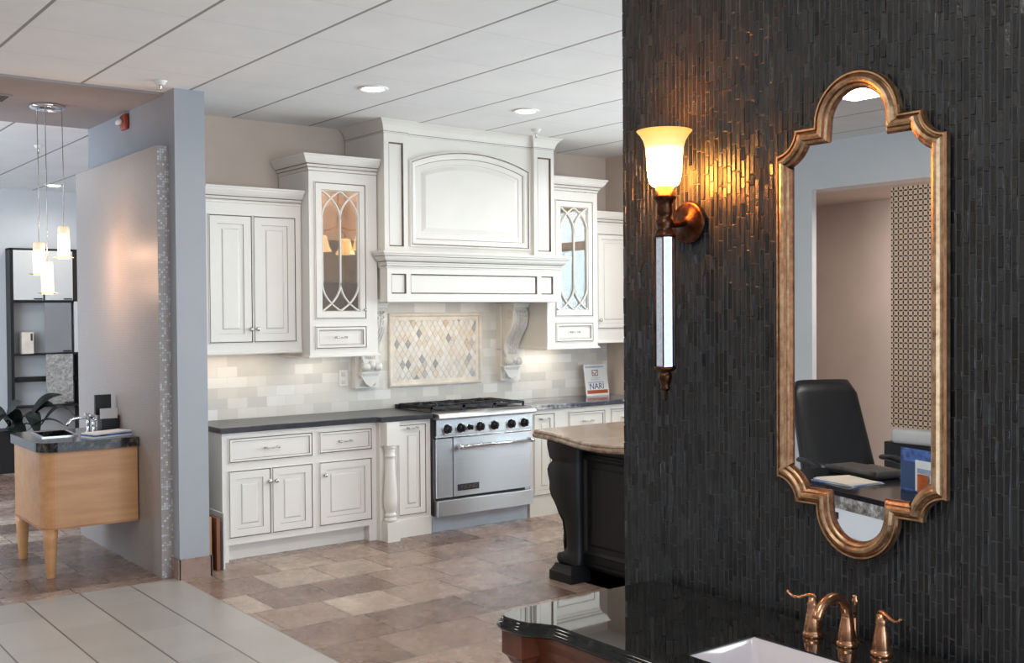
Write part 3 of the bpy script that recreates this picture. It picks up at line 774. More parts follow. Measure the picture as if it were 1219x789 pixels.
# outlets
for (x0, x1, lab) in ((4.018, 4.095, 'cream double outlet on the backsplash left of the left corbel'),):
    o = thing('wall_outlet', lab, 'outlet', ((x0+x1)/2, YB-.01, 1.11))
    obj('cover_plate', MB().box(x0, x1, YB-.016, YB-.0102, 1.112, 1.235), 'white_plastic', o, bevel=.002)
    for zc in (1.145, 1.203): obj('socket', MB().rbox((x0+x1)/2-.017, (x0+x1)/2+.017, YB-.019, YB-.015, zc-.016, zc+.016, .0019), 'marble_trim', o)

# ------------------------------------------------------------------ gas range
RX0, RX1, RY = 4.516, 5.440, 6.86
rg = thing('gas_range', 'stainless steel gas range with black knobs below the mantel hood', 'range', (4.98, RY, 0))
mb = MB()
mb.box(RX0, RX1, RY+.035, YB-.02, .12, .905); mb.box(RX0, RX1, RY+.0, RY+.036, .725, .862)
obj('body', mb, 'steel', rg)
obj('side_door', MB().box(RX0+.002, 4.672, RY+.004, RY+.036, .262, .712), 'steel', rg, bevel=.004)
od = obj('oven_door', MB().box(4.678, RX1-.002, RY+.0, RY+.036, .262, .712), 'steel', rg, bevel=.005)
mb = MB(); mb.tube([(4.70, RY-.05, .648), (5.42, RY-.05, .648)], .014, 14)
for x in (4.715, 5.405):
    mb.tube([(x, RY+.002, .648), (x, RY-.02, .648), (x, RY-.05, .648)], [.022, .016, .017], 14); mb.tube([(x-.018, RY-.05, .648), (x+.018, RY-.05, .648)], .019, 14)
obj('handle', mb, 'chrome', od)
bd = obj('badge', MB().box(4.712, 4.915, RY-.004, RY+.001, .304, .354), 'badge', od, bevel=.001)
text('lettering', 'VIKING', .052, bd, (4.8135, RY-.0048, .329), (PI/2, 0, 0), 'nickel', sx=1.0)
mb = MB(); mb.prism([(RY-.004, .738), (RY-.012, .742), (RY-.012, .862), (RY+.02, .862), (RY+.02, .738)], lambda u, v, s: (s, u, v), RX0, RX1)
cp = obj('control_panel', mb, 'steel', rg)
mb = MB(); mb.box(RX0+.004, RX1-.004, RY-.008, RY+.02, .716, .727); obj('panel_trim', mb, 'chrome', rg, bevel=.002)
for x, s in ((4.610, 1), (4.735, 1), (4.818, .62), (4.917, 1), (5.055, 1), (5.222, 1), (5.353, 1)):
    M = Matrix.Translation((x, RY-.012, .79)) @ Matrix.Rotation(PI/2, 4, 'X')
    mb = MB(); mb.lathe([(.0001, 0), (.036*s, 0), (.036*s, .006), (.030*s, .008), (.029*s, .030), (.026*s, .036), (.0001, .036)], seg=20, M=M)
    mb.lathe([(.040*s, -.0005), (.040*s, .003), (.036*s, .004)], seg=20, mi=1, M=M)
    mb.box(x-.007*s, x+.007*s, RY-.012-.050, RY-.03, .79-.027*s, .79+.027*s)
    obj('knob', mb, ['knob_black', 'chrome'], cp)
# bull-nose ledge
lz = [(RY-.055, .868), (RY-.062, .878), (RY-.060, .892), (RY-.050, .903), (RY-.036, .909), (RY+.06, .914), (RY+.06, .862), (RY-.04, .862)]
mb = MB(); mb.prism(lz, lambda u, v, s: (s, u, v), RX0-.006, RX1+.008); obj('front_ledge', mb, 'steel', rg, bevel=.003)
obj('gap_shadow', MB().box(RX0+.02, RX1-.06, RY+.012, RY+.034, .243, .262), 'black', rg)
obj('kick_panel', MB().box(RX0, RX1-.002, RY-.02, RY+.05, .125, .243), 'steel', rg, bevel=.003)
obj('toe_panel', MB().box(RX0-.004, RX1-.004, RY+.055, RY+.075, 0, .128), 'toe_film', rg)
mb = MB().box(RX0+.004, RX1-.004, RY+.06, YB-.03, .905, .916); mb.box(RX0, RX1, YB-.055, YB-.02, .905, .945)
obj('cooktop_pan', mb, 'steel_dark', rg)
for i in range(3):
    gx0 = RX0+.012+i*.302; gx1 = gx0+.296; gy0, gy1 = RY+.075, YB-.065
    mb = MB()
    for (a, b, c, dd_) in ((gx0, gx1, gy0, gy0+.014), (gx0, gx1, gy1-.014, gy1), (gx0, gx0+.014, gy0, gy1), (gx1-.014, gx1, gy0, gy1), (gx0, gx1, (gy0+gy1)/2-.007, (gy0+gy1)/2+.007)):
        mb.box(a, b, c, dd_, .936, .954)
    for cy in ((gy0*3+gy1)/4, (gy0+gy1*3)/4):
        cx = (gx0+gx1)/2
        for ang in range(0, 360, 45):
            ca, sa = math.cos(math.radians(ang)), math.sin(math.radians(ang))
            ln = .125 if ang % 90 else .14
            mb.tube([(cx+ca*.03, cy+sa*.03, .952), (cx+ca*.06, cy+sa*.06, .958), (cx+ca*ln, cy+sa*ln*.9, .948)], .006, 6)
        mb.lathe([(.0001, .916), (.05, .916), (.05, .926), (.035, .93), (.034, .938), (.0001, .94)], (cx, cy, 0), 20)
    for px in (gx0+.007, gx1-.007):
        for py in (gy0+.007, gy1-.007): mb.box(px-.007, px+.007, py-.007, py+.007, .915, .938)
    obj('burner_grate', mb, 'iron', rg)

# leaning counter sign
sg = thing('counter_sign', 'white printed sign with an orange check mark leaning on the right worktop', 'sign', (6.585, 7.31, .914))
tilt = math.radians(-9)
Ms = Matrix.Translation((6.585, 7.325, .9145)) @ Matrix.Rotation(math.radians(0), 4, 'Z') @ Matrix.Rotation(tilt, 4, 'X')
mb = MB().box(-.137, .137, 0, .006, 0, .283, M=Ms); obj('board', mb, 'white_paper', sg)
mb = MB().box(-.124, .124, -.0008, .0, .018, .05, M=Ms); obj('rust_band', mb, 'rust_ink', sg)
rotS = (PI/2+tilt, 0, 0)
P3 = lambda x, z, q=.0012: Ms @ Vector((x, -q, z))
text('lettering', 'NARI', .078, sg, P3(-.005, .082), rotS, 'navy_ink', sx=1.0)
mb = MB()
for a, b, c, e in ((-.05, .05, .232, .236),): pass
bx = -.01
for (x0, x1, z0, z1) in ((bx-.036, bx+.036, .226, .232), (bx-.036, bx+.036, .178, .184), (bx-.036, bx-.030, .178, .232), (bx+.030, bx+.036, .178, .232)): mb.box(x0, x1, -.0008, .0, z0, z1, M=Ms)
obj('check_box', mb, 'charcoal_ink', sg)
mb = MB(); mb.prism([(bx-.036, .212), (bx-.028, .216), (bx-.004, .196), (bx+.044, .244), (bx-.002, .184)], lambda u, v, s: Ms @ Vector((u, s, v)), -.0018, -.0009); obj('check_mark', mb, 'rust_ink', sg)
mb = MB()
for z, x0, x1 in ((.160, -.065, .055), (.149, -.068, .02), (.141, -.068, .05)): mb.box(x0, x1, -.0008, 0, z, z+.003, M=Ms)
obj('small_print', mb, 'grey_ink', sg)
mb = MB()
xx = -.118
while xx < .10:
    w_ = random.uniform(.008, .016); mb.box(xx, xx+w_, -.0008, 0, .253, .268, M=Ms); xx += w_+.005
obj('printed_heading', mb, 'pale_ink', sg)
obj('printed_line', MB().box(-.10, .085, -.0008, 0, .118, .124, M=Ms), 'pale_ink', sg)

# leaning sample boards between the column and the cabinets
def board(label, x0, x1, y0, y1, h, mat, lean):
    M = Matrix.Translation(((x0+x1)/2, y0, 0)) @ Matrix.Rotation(lean, 4, 'Y')
    w = (x1-x0)/2
    return tag(obj('sample_board', MB().box(-w, w, 0, y1-y0, .0005, h, M=M), mat, bevel=.002), label, 'sample board', 'sample boards leaning by the column')
board('tan edged sample board leaning nearest the column', 2.702, 2.722, 6.80, 7.15, .352, 'tan_wood', 0)
board('brown wooden sample board between the tan and the white ones', 2.742, 2.766, 6.77, 7.15, .345, 'board_wood', 0)
wb = board('white sample slab leaning against the end of the wide base cabinet', 2.786, 2.798, 6.765, 7.15, .372, 'shelf_white', 0)

# ------------------------------------------------------------------ kitchen island
isl = thing('kitchen_island', 'black kitchen island with a carved corner leg and tan stone top', 'kitchen island', (5.2, 4.6, 0))
edge = [(4.385, 5.515), (4.345, 5.47), (4.333, 5.38), (4.315, 5.27), (4.274, 5.12), (4.205, 4.93), (4.160, 4.78), (4.148, 4.66), (4.165, 4.55), (4.225, 4.45), (4.30, 4.34), (4.345, 4.22), (4.36, 4.05), (4.36, 3.85)]
outl = edge + [(6.05, 3.85), (6.05, 5.515)]
n = len(outl)
def inset_pts(pts, q):
    out = []; n = len(pts)
    for i in range(n):
        a = Vector(pts[i-1]); b = Vector(pts[i]); c = Vector(pts[(i+1) % n])
        d1 = (b-a).normalized(); d2 = (c-b).normalized()
        n1 = Vector((-d1.y, d1.x)); n2 = Vector((-d2.y, d2.x)); m = n1+n2; m = m/max(m.length_squared/2, .3)
        out.append(b+m*q)
    return out
mb = MB()
prof = [(.03, .864), (.012, .866), (.004, .872), (.0, .880), (.002, .888), (.010, .893), (.012, .897), (.008, .902), (.012, .909), (.022, .914)]
mb.loft([[(p.x, p.y, z) for p in inset_pts(outl, q)] for q, z in prof], 0, False, True)
obj('stone_top', mb, 'island_stone', isl)
bx0, bx1, by0, by1 = 4.43, 5.95, 3.95, 5.26
mb = MB(); mb.box(bx0, bx1, by0, by1, .10, .866); mb.box(bx0+.03, bx1-.03, by0+.03, by1-.03, 0, .1)
# base and cap mouldings and panel frames on the visible end
mb.mould([(bx1, by1, 0), (bx0, by1, 0), (bx0, by0, 0)][::-1], [(-.02, 0), (.030, 0), (.030, .075), (.024, .09), (.012, .10), (0, .125), (-.02, .126)])
mb.mould([(bx1, by1, .80), (bx0, by1, .80), (bx0, by0, .80)][::-1], [(-.02, -.002), (.004, 0), (.010, .02), (.026, .045), (.030, .065), (-.02, .066)])
obj('body', mb, 'island', isl)
mb = MB()
for (ya, yb) in ((4.02, 4.52), (4.56, 5.06)):
    rr = lambda i, q: [(bx0-q, ya+i, .17+i), (bx0-q, yb-i, .17+i), (bx0-q, yb-i, .78-i), (bx0-q, ya+i, .78-i)]
    mb.nested([rr(0, -.001), rr(0, .012), rr(.012, .016), rr(.022, .010), rr(.03, .002), rr(.06, .002), rr(.075, .010), rr(.078, .010)])
obj('end_panel', mb, 'island', isl)
def carved_leg(yc_front, sgn):
    """profile: (projection along +Y, z) of the carved leg"""
    pr = [(.055, .104), (.062, .112), (.066, .125), (.064, .15), (.052, .17), (.030, .185), (.020, .20), (.020, .24), (.024, .30), (.036, .37), (.060, .41), (.085, .45), (.11, .48), (.128, .515), (.145, .555), (.152, .60), (.158, .64), (.160, .68), (.152, .715), (.134, .735), (.128, .742), (.134, .75), (.152, .765), (.158, .79), (.166, .82), (.170, .845), (.168, .866)]
    mb = MB(); nP = len(pr)
    x0, x1 = 4.335, 4.465; base = yc_front
    rings = []
    for p, z in pr:
        y1 = base+p; y0 = base-.10
        w = (x1-x0)/2; c = (x0+x1)/2; f = .72+.28*(p/.17)
        xa, xb = c-w*f, c+w*f
        b = .018
        rings.append([(xa, y0, z), (xa-p*.12, y1-b*2, z), (xa+b-p*.08, y1-b*.5, z), (xa+2*b, y1, z), (c, y1+.008, z), (xb-2*b, y1, z), (xb-b, y1-b*.5, z), (xb, y1-b*2, z), (xb, y0, z)])
    mb.loft(rings, 0, True, True)
    # scroll edges and leaf ribs
    for k, xo in enumerate((.012, .065, .118)):
        mb.tube([((x0+x1)/2+(xo-.065)*(.72+.28*p/.17)*.9, base+p+.001, z) for p, z in pr[6:19]], [.008+.004*math.sin(i*1.9) for i in range(13)], 6)
    for i in range(9, 18):
        p, z = pr[i]
        xa_ = (x0+x1)/2-.065*(.72+.28*p/.17); mb.tube([(xa_+.03, base+p-.004, z), (xa_+.008, base+p-.022, z+.012), (xa_-.004, base+p-.055, z+.03)], [.009, .011, .005], 6)
    M = Matrix.Translation(((x0+x1)/2, base+.040, .138)) @ Matrix.Rotation(PI/2, 4, 'Y')
    mb.lathe([(.0001, -.07), (.02, -.07), (.034, -.06), (.034, .06), (.02, .07), (.0001, .07)], seg=16, M=M)
    lg = obj('carved_leg', mb, 'island', isl)
    pb = MB()
    for (q, z0, z1) in ((0, 0, .058), ):
        pb.box(x0-.035, x1+.02, base-.11, base+.10, z0, z1)
    pb.loft([[(x0-.035+i, base-.11+i, z), (x1+.02-i, base-.11+i, z), (x1+.02-i, base+.10-i, z), (x0-.035+i, base+.10-i, z)] for i, z in ((0, .058), (.006, .064), (.020, .085), (.026, .104))], 0, False, True)
    obj('leg_plinth', pb, 'island', lg)
carved_leg(5.15, 1)

# ------------------------------------------------------------------ foreground vanity
VX = 2.2405
van = thing('bathroom_vanity', 'dark wood vanity with black granite top under the gilt mirror', 'vanity', (1.95, 1.2, 0))
ZT = .90
vo = [(VX, 2.256), (1.700, 2.258), (1.668, 2.250), (1.646, 2.225), (1.641, 2.20), (1.645, 2.15), (1.655, 2.115), (1.675, 2.090), (1.692, 2.06), (1.690, 1.95), (1.688, .35), (VX, .35)]
hole = [(1.795, 1.702), (2.028, 1.702), (2.028, 1.25), (1.795, 1.25)]
mb = MB()
prof = [(.022, .862), (.010, .864), (.003, .870), (.0, .877), (.003, .884), (.010, .887), (.010, .890), (.012, .896), (.018, ZT)]
rings = [[(p.x, p.y, z) for p in inset_pts(vo, q)] for q, z in prof]
mb.loft(rings, 0, True, False)
top = rings[-1]; hz = [(x, y, ZT) for x, y in hole]
tri = tessellate_polygon([[Vector(p) for p in top], [Vector(p) for p in hz]])
mb.add(top+hz, [tuple(t_) for t_ in tri], 1)
mb.nested([[(x, y, ZT) for x, y in hole], [(x, y, ZT-.004) for x, y in hole]], cap=False)
obj('granite_top', mb, ['black_granite', 'granite_top'], van)
mb = MB()
def rr2(i, z, r=.03):
    x0, x1, y0, y1 = 1.79+i, 2.033-i, 1.245+i, 1.707-i; pts = []
    for cx, cy, a0 in ((x1-r, y1-r, 0), (x0+r, y1-r, 90), (x0+r, y0+r, 180), (x1-r, y0+r, 270)):
        for k in range(5):
            a = math.radians(a0+90*k/4); pts.append((cx+r*math.cos(a), cy+r*math.sin(a), z))
    return pts
mb.nested([rr2(-.012, ZT-.0035, .012), rr2(.002, ZT-.0035, .012), rr2(.008, ZT-.007, .012), rr2(.052, ZT-.085, .03), rr2(.075, ZT-.145, .03), rr2(.095, ZT-.155, .02)], smooth=True)
obj('sink_basin', mb, 'sink', van)
mb = MB().box(1.735, 1.755, .40, 2.20, .10, .8615).box(VX-.02, VX-.002, .40, 2.20, .10, .8615).box(1.755, VX-.02, .40, .42, .10, .8615).box(1.755, VX-.02, 2.18, 2.20, .10, .8615).box(1.755, VX-.02, .42, 2.18, .10, .12); mb.box(1.78, VX-.002, .45, 2.16, 0, .10)
mb.mould([(1.735, .40, .80), (1.735, 2.20, .80), (VX-.002, 2.20, .80)][::-1], [(0, -.002), (.006, 0), (.010, .02), (.022, .045), (.026, .061), (0, .0615)])
obj('cabinet', mb, 'mahogany', van)
mb = MB()
for (ya, yb) in ((.45, 1.22), (1.26, 2.05)):
    rr = lambda i, q: [(1.735-q, ya+i, .16+i), (1.735-q, yb-i, .16+i), (1.735-q, yb-i, .76-i), (1.735-q, ya+i, .76-i)]
    mb.nested([rr(0, -.001), rr(0, .014), rr(.05, .014), rr(.055, .004), rr(.065, .0), rr(.095, .010), rr(.1, .012)])
obj('door_panel', mb, 'mahogany', van)
mb = MB()
pxa, pxb, pya, pyb = 1.668, 1.745, 2.150, 2.232
mb.box(pxa, pxb, pya, pyb, .800, .863)
mb.loft([[(pxa+i, pya+i, z), (pxb-i, pya+i, z), (pxb-i, pyb-i, z), (pxa+i, pyb-i, z)] for i, z in ((.020, .772), (.016, .776), (.010, .79), (0, .80))], 0, False, True)
mb.lathe([(.026, 0), (.034, .02), (.034, .08), (.022, .10), (.026, .12), (.034, .3), (.036, .5), (.030, .66), (.024, .73), (.032, .74), (.034, .752), (.026, .762), (.026, .774)], ((pxa+pxb)/2, (pya+pyb)/2, 0), 20)
obj('corner_post', mb, 'mahogany', van)

# faucet (spout with two lever handles)
fc = thing('faucet', 'bronze widespread faucet with two curved levers behind the white sink', 'faucet', (2.133, 1.517, ZT))
FB = [(.0001, 0), (.024, 0), (.025, .004), (.024, .010), (.021, .013), (.022, .016), (.017, .046), (.013, .066), (.0125, .072), (.014, .076), (.012, .081), (.011, .094), (.0001, .095)]
mb = MB(); mb.lathe(FB[:8]+[(.013, .068), (.0001, .069)], (2.133, 1.517, ZT), 20)
pts = []; rad = []
for k in range(19):
    a = PI*k/18*.93
    pts.append((2.133-.056+.056*math.cos(a), 1.517, ZT+.068+.052*math.sin(a)))
    rad.append(.013-.002*k/18)
pts = [(2.133, 1.517, ZT+.04)]+pts; rad = [.013]+rad
mb.tube(pts, rad, 12); 
mb.lathe([(.004, .055), (.004, .09), (.008, .094), (.009, .102), (.005, .108), (.007, .113), (.0001, .114)], (2.163, 1.515, ZT), 12)
mb.lathe([(.0001, 0), (.012, 0), (.010, .006), (.005, .01), (.004, .06), (.0001, .06)], (2.163, 1.515, ZT), 12)
obj('spout', mb, 'rose_gold', fc)
for yy, sg_ in ((1.612, 1), (1.425, -1)):
    mb = MB(); mb.lathe(FB, (2.133, yy, ZT), 20)
    z = ZT+.097
    mb.tube([(2.136, yy-sg_*.010, z-.002), (2.133, yy, z+.002), (2.129, yy+sg_*.015, z-.001), (2.125, yy+sg_*.030, z-.008), (2.121, yy+sg_*.044, z-.010), (2.118, yy+sg_*.055, z-.005), (2.116, yy+sg_*.062, z+.003)], [.006, .008, .007, .0062, .0056, .005, .0042], 10, flat=.7)
    obj('lever_handle', mb, 'rose_gold', fc)

# ------------------------------------------------------------------ gilt mirror
MYC = 1.556; XW = XD-.0118
def mirror_outline():
    pts = []
    A, zt, zb = .2345, 2.072, 1.252; rc = .058; RT = .119; zn = 2.130; RB = .114; zq = 1.194; N = 8
    pts.append((A, zb))
    for k in range(N+1):
        t = PI/2*k/N; pts.append((A-rc*math.sin(t), zn-rc*math.cos(t)))
    pts.append((RT, zn))
    for k in range(1, 20): t = PI*k/20; pts.append((RT*math.cos(t), zn+RT*math.sin(t)))
    pts.append((-RT, zn))
    for k in range(N, -1, -1):
        t = PI/2*k/N; pts.append((-(A-rc*math.sin(t)), zn-rc*math.cos(t)))
    for k in range(N+1):
        t = PI/2*k/N; pts.append((-(A-rc*math.sin(t)), zq+rc*math.cos(t)))
    pts.append((-RB, zq))
    for k in range(1, 20): t = PI*k/20; pts.append((-RB*math.cos(t), zq-RB*math.sin(t)))
    pts.append((RB, zq))
    for k in range(N, 0, -1):
        t = PI/2*k/N; pts.append((A-rc*math.sin(t), zq+rc*math.cos(t)))
    return pts
mo = mirror_outline()
def inset_mitre(pts, q):
    out = []; n = len(pts)
    for i in range(n):
        a = Vector(pts[i-1]); b = Vector(pts[i]); c = Vector(pts[(i+1) % n])
        d1 = (b-a).normalized(); d2 = (c-b).normalized()
        n1 = Vector((-d1.y, d1.x)); n2 = Vector((-d2.y, d2.x)); m = n1+n2; m = m/max(m.length_squared/2, .45)
        out.append(b+m*q)
    return out
mir = thing('wall_mirror', 'tall antique gold framed mirror with arched top and bottom on the mosaic wall', 'mirror', (XW, MYC, 1.081))
FP = [(0, 0, 0), (0, .016, 0), (.003, .021, 1), (.007, .021, 0), (.010, .017, 1), (.0125, .019, 0), (.018, .028, 0), (.024, .030, 0), (.0295, .026, 0), (.0325, .019, 1), (.035, .018, 0), (.0385, .015, 0), (.0425, .006, 1), (.0425, .003, 1)]
mb = MB(); mb.nested([[(XW-d, MYC+p.x, p.y) for p in inset_mitre(mo, q)] for q, d, _ in FP], [m for _, _, m in FP[1:]]+[0], cap=False)
obj('frame', mb, ['gilt', 'gilt_red'], mir)
mb = MB(); gp = inset_mitre(mo, .041)
tri = tessellate_polygon([[Vector((p.x, p.y, 0)) for p in gp]])
mb.add([(XW-.0042, MYC+p.x, p.y) for p in gp], [tuple(t_) for t_ in tri]); obj('mirror_glass', mb, 'mirror', mir)
mb = MB(); mb.prism([(p.x, p.y) for p in inset_mitre(mo, .004)], lambda u, v, s: (s, MYC+u, v), XW-.0035, XW-.0005); obj('backing', mb, 'black', mir)

# ------------------------------------------------------------------ sconce
SX, SY = 2.138, 2.103
sc_ = thing('wall_sconce', 'bronze torch sconce with amber glass shade and faceted glass stem', 'wall lamp', (SX, SY, 1.43))
M = Matrix.Translation((XW, SY+.004, 1.925)) @ Matrix.Rotation(-PI/2, 4, 'Y')
mb = MB(); mb.lathe([(.0001, 0), (.060, 0), (.060, .004), (.056, .010), (.052, .011), (.046, .010), (.040, .013), (.018, .016), (.014, .022), (.0001, .022)], seg=32, M=M)
mb.tube([(XW-.015, SY+.003, 1.925), (XW-.05, SY+.002, 1.918), (XW-.08, SY, 1.915), (SX, SY, 1.915)], [.012, .009, .010, .012], 12)
obj('backplate', mb, 'bronze', sc_)
mb = MB(); mb.lathe([(.0001, 1.880), (.029, 1.880), (.031, 1.886), (.027, 1.892), (.026, 1.897), (.020, 1.903), (.024, 1.912), (.025, 1.924), (.020, 1.932), (.018, 1.938), (.022, 1.944), (.023, 1.955), (.021, 1.972), (.026, 1.980), (.032, 1.986), (.033, 1.991), (.026, 1.994), (.026, 2.018), (.020, 2.02), (.0001, 2.02)], (SX, SY, 0), 28)
obj('socket_body', mb, 'bronze', sc_)
mb = MB()
sh = [(.024, 2.0185), (.036, 2.022), (.042, 2.032), (.046, 2.050), (.0475, 2.075), (.049, 2.10), (.052, 2.125), (.058, 2.145), (.067, 2.160), (.0735, 2.167), (.076, 2.170), (.0735, 2.171), (.065, 2.163), (.055, 2.147), (.048, 2.12), (.045, 2.08), (.042, 2.045), (.033, 2.028), (.0001, 2.026)]
mb.lathe(sh, (SX, SY, 0), 40, caps=False); obj('glass_shade', mb, 'shade', sc_, recalc=True)
mb = MB(); R6 = .0265
hexa = lambda r, rot=0: [(SX+r*math.cos(math.radians(60*k+rot)), SY+r*math.sin(math.radians(60*k+rot))) for k in range(6)]
rings = [[(x, y, z) for x, y in hexa(R6, 35)] for z in (1.526, 1.880)]
mb.loft(rings, 0, False, True)
for k in range(6):
    (xa, ya), (xb, yb) = hexa(R6+.0008, 35)[k], hexa(R6+.0008, 35)[(k+1) % 6]
    f = .13; p = [(xa+(xb-xa)*f, ya+(yb-ya)*f), (xa+(xb-xa)*(1-f), ya+(yb-ya)*(1-f))]
    mb.add([(p[0][0], p[0][1], 1.530), (p[1][0], p[1][1], 1.530), (p[1][0], p[1][1], 1.876), (p[0][0], p[0][1], 1.876)], [(0, 1, 2, 3)], 1)
obj('glass_stem', mb, ['prism_glass', 'prism_face'], sc_, recalc=False)
mb = MB()
for k in range(6):
    x, y = hexa(R6+.0012, 35)[k]; mb.tube([(x, y, 1.526), (x, y, 1.88)], .0022, 6)
obj('stem_edging', mb, 'bronze', sc_)
mb = MB(); mb.lathe([(.0001, 1.433), (.004, 1.434), (.0055, 1.442), (.005, 1.458), (.012, 1.463), (.014, 1.468), (.010, 1.473), (.015, 1.482), (.019, 1.496), (.018, 1.506), (.014, 1.511), (.022, 1.514), (.0295, 1.520), (.0295, 1.527), (.0001, 1.527)], (SX, SY, 0), 24)
obj('finial', mb, 'bronze', sc_)

# ------------------------------------------------------------------ maple vanity
mv = thing('maple_vanity', 'honey maple vanity on tapered legs against the pearl mosaic slab', 'vanity', (2.1, 7.6, 0))
def round_left(x0, x1, y0, y1, r, n=8):
    pts = [(x1, y0), (x1, y1)]
    for cx, cy, a0 in ((x0+r, y1-r, 90), (x0+r, y0+r, 180)):
        for k in range(n+1):
            a = math.radians(a0+90*k/n); pts.append((cx+r*math.cos(a), cy+r*math.sin(a)))
    return pts
VY0, VY1, VX0, VX1 = 7.215, 8.02, 1.785, 2.388
o1 = round_left(VX0, VX1-.006, VY0, VY1, .09)
mb = MB(); mb.loft([[(x, y, z) for x, y in o1] for z in (.325, .805)], 0, False, True)
obj('cabinet', mb, 'maple', mv)
for z0, z1, e in ((.312, .325, .004), (.797, .806, .004)):
    mb = MB(); o2 = round_left(VX0-e, VX1-.006, VY0-e, VY1+e, .092); mb.loft([[(x, y, z) for x, y in o2] for z in (z0, z1)], 0, False, True)
    obj('edge_band', mb, 'maple_end', mv)
o3 = round_left(VX0-.022, VX1-.0005, VY0-.022, VY1+.022, .11)
hole = [(1.885, 7.56), (2.075, 7.56), (2.11, 7.94), (1.90, 7.90)]
mb = MB(); rings = [[(x, y, z) for x, y in o3] for z in (.808, .868)]
mb.loft(rings, 0, False, False)
tri = tessellate_polygon([[Vector(p) for p in rings[-1]], [Vector((x, y, .868)) for x, y in hole]])
mb.add(rings[-1]+[(x, y, .868) for x, y in hole], [tuple(t_) for t_ in tri])
mb.add(rings[0], [tuple(range(len(o3)))])
mb.nested([[(x, y, .868) for x, y in hole], [(x, y, .81) for x, y in hole]], cap=True)
obj('granite_top', mb, 'maple_granite', mv)
mb = MB(); cxh = sum(p[0] for p in hole)/4; cyh = sum(p[1] for p in hole)/4
big = [(cxh+(x-cxh)*1.22, cyh+(y-cyh)*1.16) for x, y in hole]
mb.nested([[(x, y, .8685) for x, y in big], [(x, y, .874) for x, y in big], [(x, y, .874) for x, y in hole], [(x, y, .82) for x, y in hole]], cap=False)
obj('sink_rim', mb, 'nickel', mv)
for lx, ly in ((1.838, 7.262), (1.838, 7.972)):
    mb = MB(); mb.lathe([(.026, 0), (.028, .004), (.034, .12), (.042, .24), (.049, .3125)], (lx, ly, 0), 20); obj('leg', mb, 'maple', mv)
# faucet on it
f2 = thing('chrome_faucet', 'chrome bridge faucet on the maple vanity', 'faucet', (2.20, 7.67, .868))
mb = MB()
mb.tube([(2.225, 7.66, .975), (2.20, 7.66, .977), (2.12, 7.66, .974), (2.085, 7.66, .966), (2.065, 7.66, .942), (2.055, 7.66, .925)], [.009, .010, .009, .009, .009, .009], 12)
mb.lathe([(.0001, 0), (.020, 0), (.020, .006), (.011, .012), (.010, .05), (.013, .07), (.010, .11), (.0001, .112)], (2.195, 7.66, .8685), 16)
obj('spout', mb, 'chrome', f2)
for yy in (7.60, 7.72):
    mb = MB(); mb.lathe([(.0001, 0), (.020, 0), (.020, .006), (.011, .012), (.010, .05), (.014, .07), (.010, .088), (.0001, .09)], (2.215, yy, .8685), 16); mb.tube([(2.215, yy, .955), (2.235, yy, .962), (2.250, yy, .965)], [.007, .006, .005], 8); mb.box(2.19, 2.225, yy-.02, yy+.02, .985, 1.0)
    mb.tube([(2.215, yy, .95), (2.215, yy, .99)], .006, 8)
    obj('lever_handle', mb, 'chrome', f2)
# black card holder with a card, and brochures
st = thing('card_holder', 'black stand holding a grey card behind the chrome faucet', 'card holder', (2.33, 7.62, .868))
mb = MB().box(2.268, 2.386, 7.595, 7.70, .8685, .985); obj('stand', mb, 'black', st, bevel=.003)
mb = MB().box(2.255, 2.372, 7.588, 7.594, .965, 1.035); obj('grey_card', mb, 'bench', st)
mb = MB().box(2.245, 2.352, 7.66, 7.69, .986, 1.125); obj('black_plaque', mb, 'black', st)
for i, (m_, lab) in enumerate((('white_paper', 'white brochure at the bottom of the small pile on the maple vanity'), ('blue_print', 'blue brochure in the middle of the small pile on the maple vanity'), ('white_paper', 'white brochure on top of the small pile on the maple vanity'))):
    Mb = Matrix.Translation((2.235, 7.375, .8685+.011*i)) @ Matrix.Rotation(math.radians(14+3*i), 4, 'Z')
    tag(obj('brochure', MB().box(-.145, .145, -.075, .075, 0, .010, M=Mb), m_, bevel=.001), lab, 'brochure', 'brochures on the maple vanity')

# ------------------------------------------------------------------ pendant cluster
pd = thing('pendant_light', 'cluster of three lit cylinder pendants on one chrome canopy', 'pendant lamp', (1.96, 7.66, CZ-.014))
mb = MB(); mb.lathe([(.0001, 0), (.108, 0), (.112, -.006), (.110, -.020), (.098, -.027), (.0001, -.029)], (1.958, 7.66, CZ-.0145), 36); obj('canopy', mb, 'chrome', pd)
for (x, y, zb) in ((1.893, 7.66, 1.945), (1.944, 7.66, 1.818), (2.052, 7.66, 2.058)):
    mb = MB().tube([(x, y, zb+.215), (x+.004, y, (zb+CZ)/2), (x, y, CZ-.042)], .0028, 6); obj('cord', mb, 'nickel', pd)
    mb = MB(); mb.lathe([(.037, 0), (.0375, .10), (.037, .165)], (x, y, zb), 24, 0, caps=True); mb.lathe([(.037, .165), (.036, .21), (.030, .217), (.0001, .219)], (x, y, zb), 24, 1, caps=False)
    s_ = obj('opal_shade', mb, ['pendant_glow', 'pendant_cap'], pd)
    mb = MB(); mb.lathe([(.038, .002), (.064, .006), (.065, .0085), (.038, .010)], (x, y, zb), 28, caps=False); obj('glass_disc', mb, 'pendant_disc', s_)

# fire alarm
fa = thing('fire_alarm', 'red fire alarm strobe high on the grey partition', 'fire alarm', (2.466, 7.60, 2.96))
mb = MB(); mb.rbox(2.436, 2.4655, 7.545, 7.665, 2.955, 3.065, .014); obj('housing', mb, 'red_plastic', fa)
mb = MB(); mb.rbox(2.408, 2.438, 7.60, 7.68, 2.995, 3.03, .012); obj('strobe_lens', mb, 'white_plastic', fa)
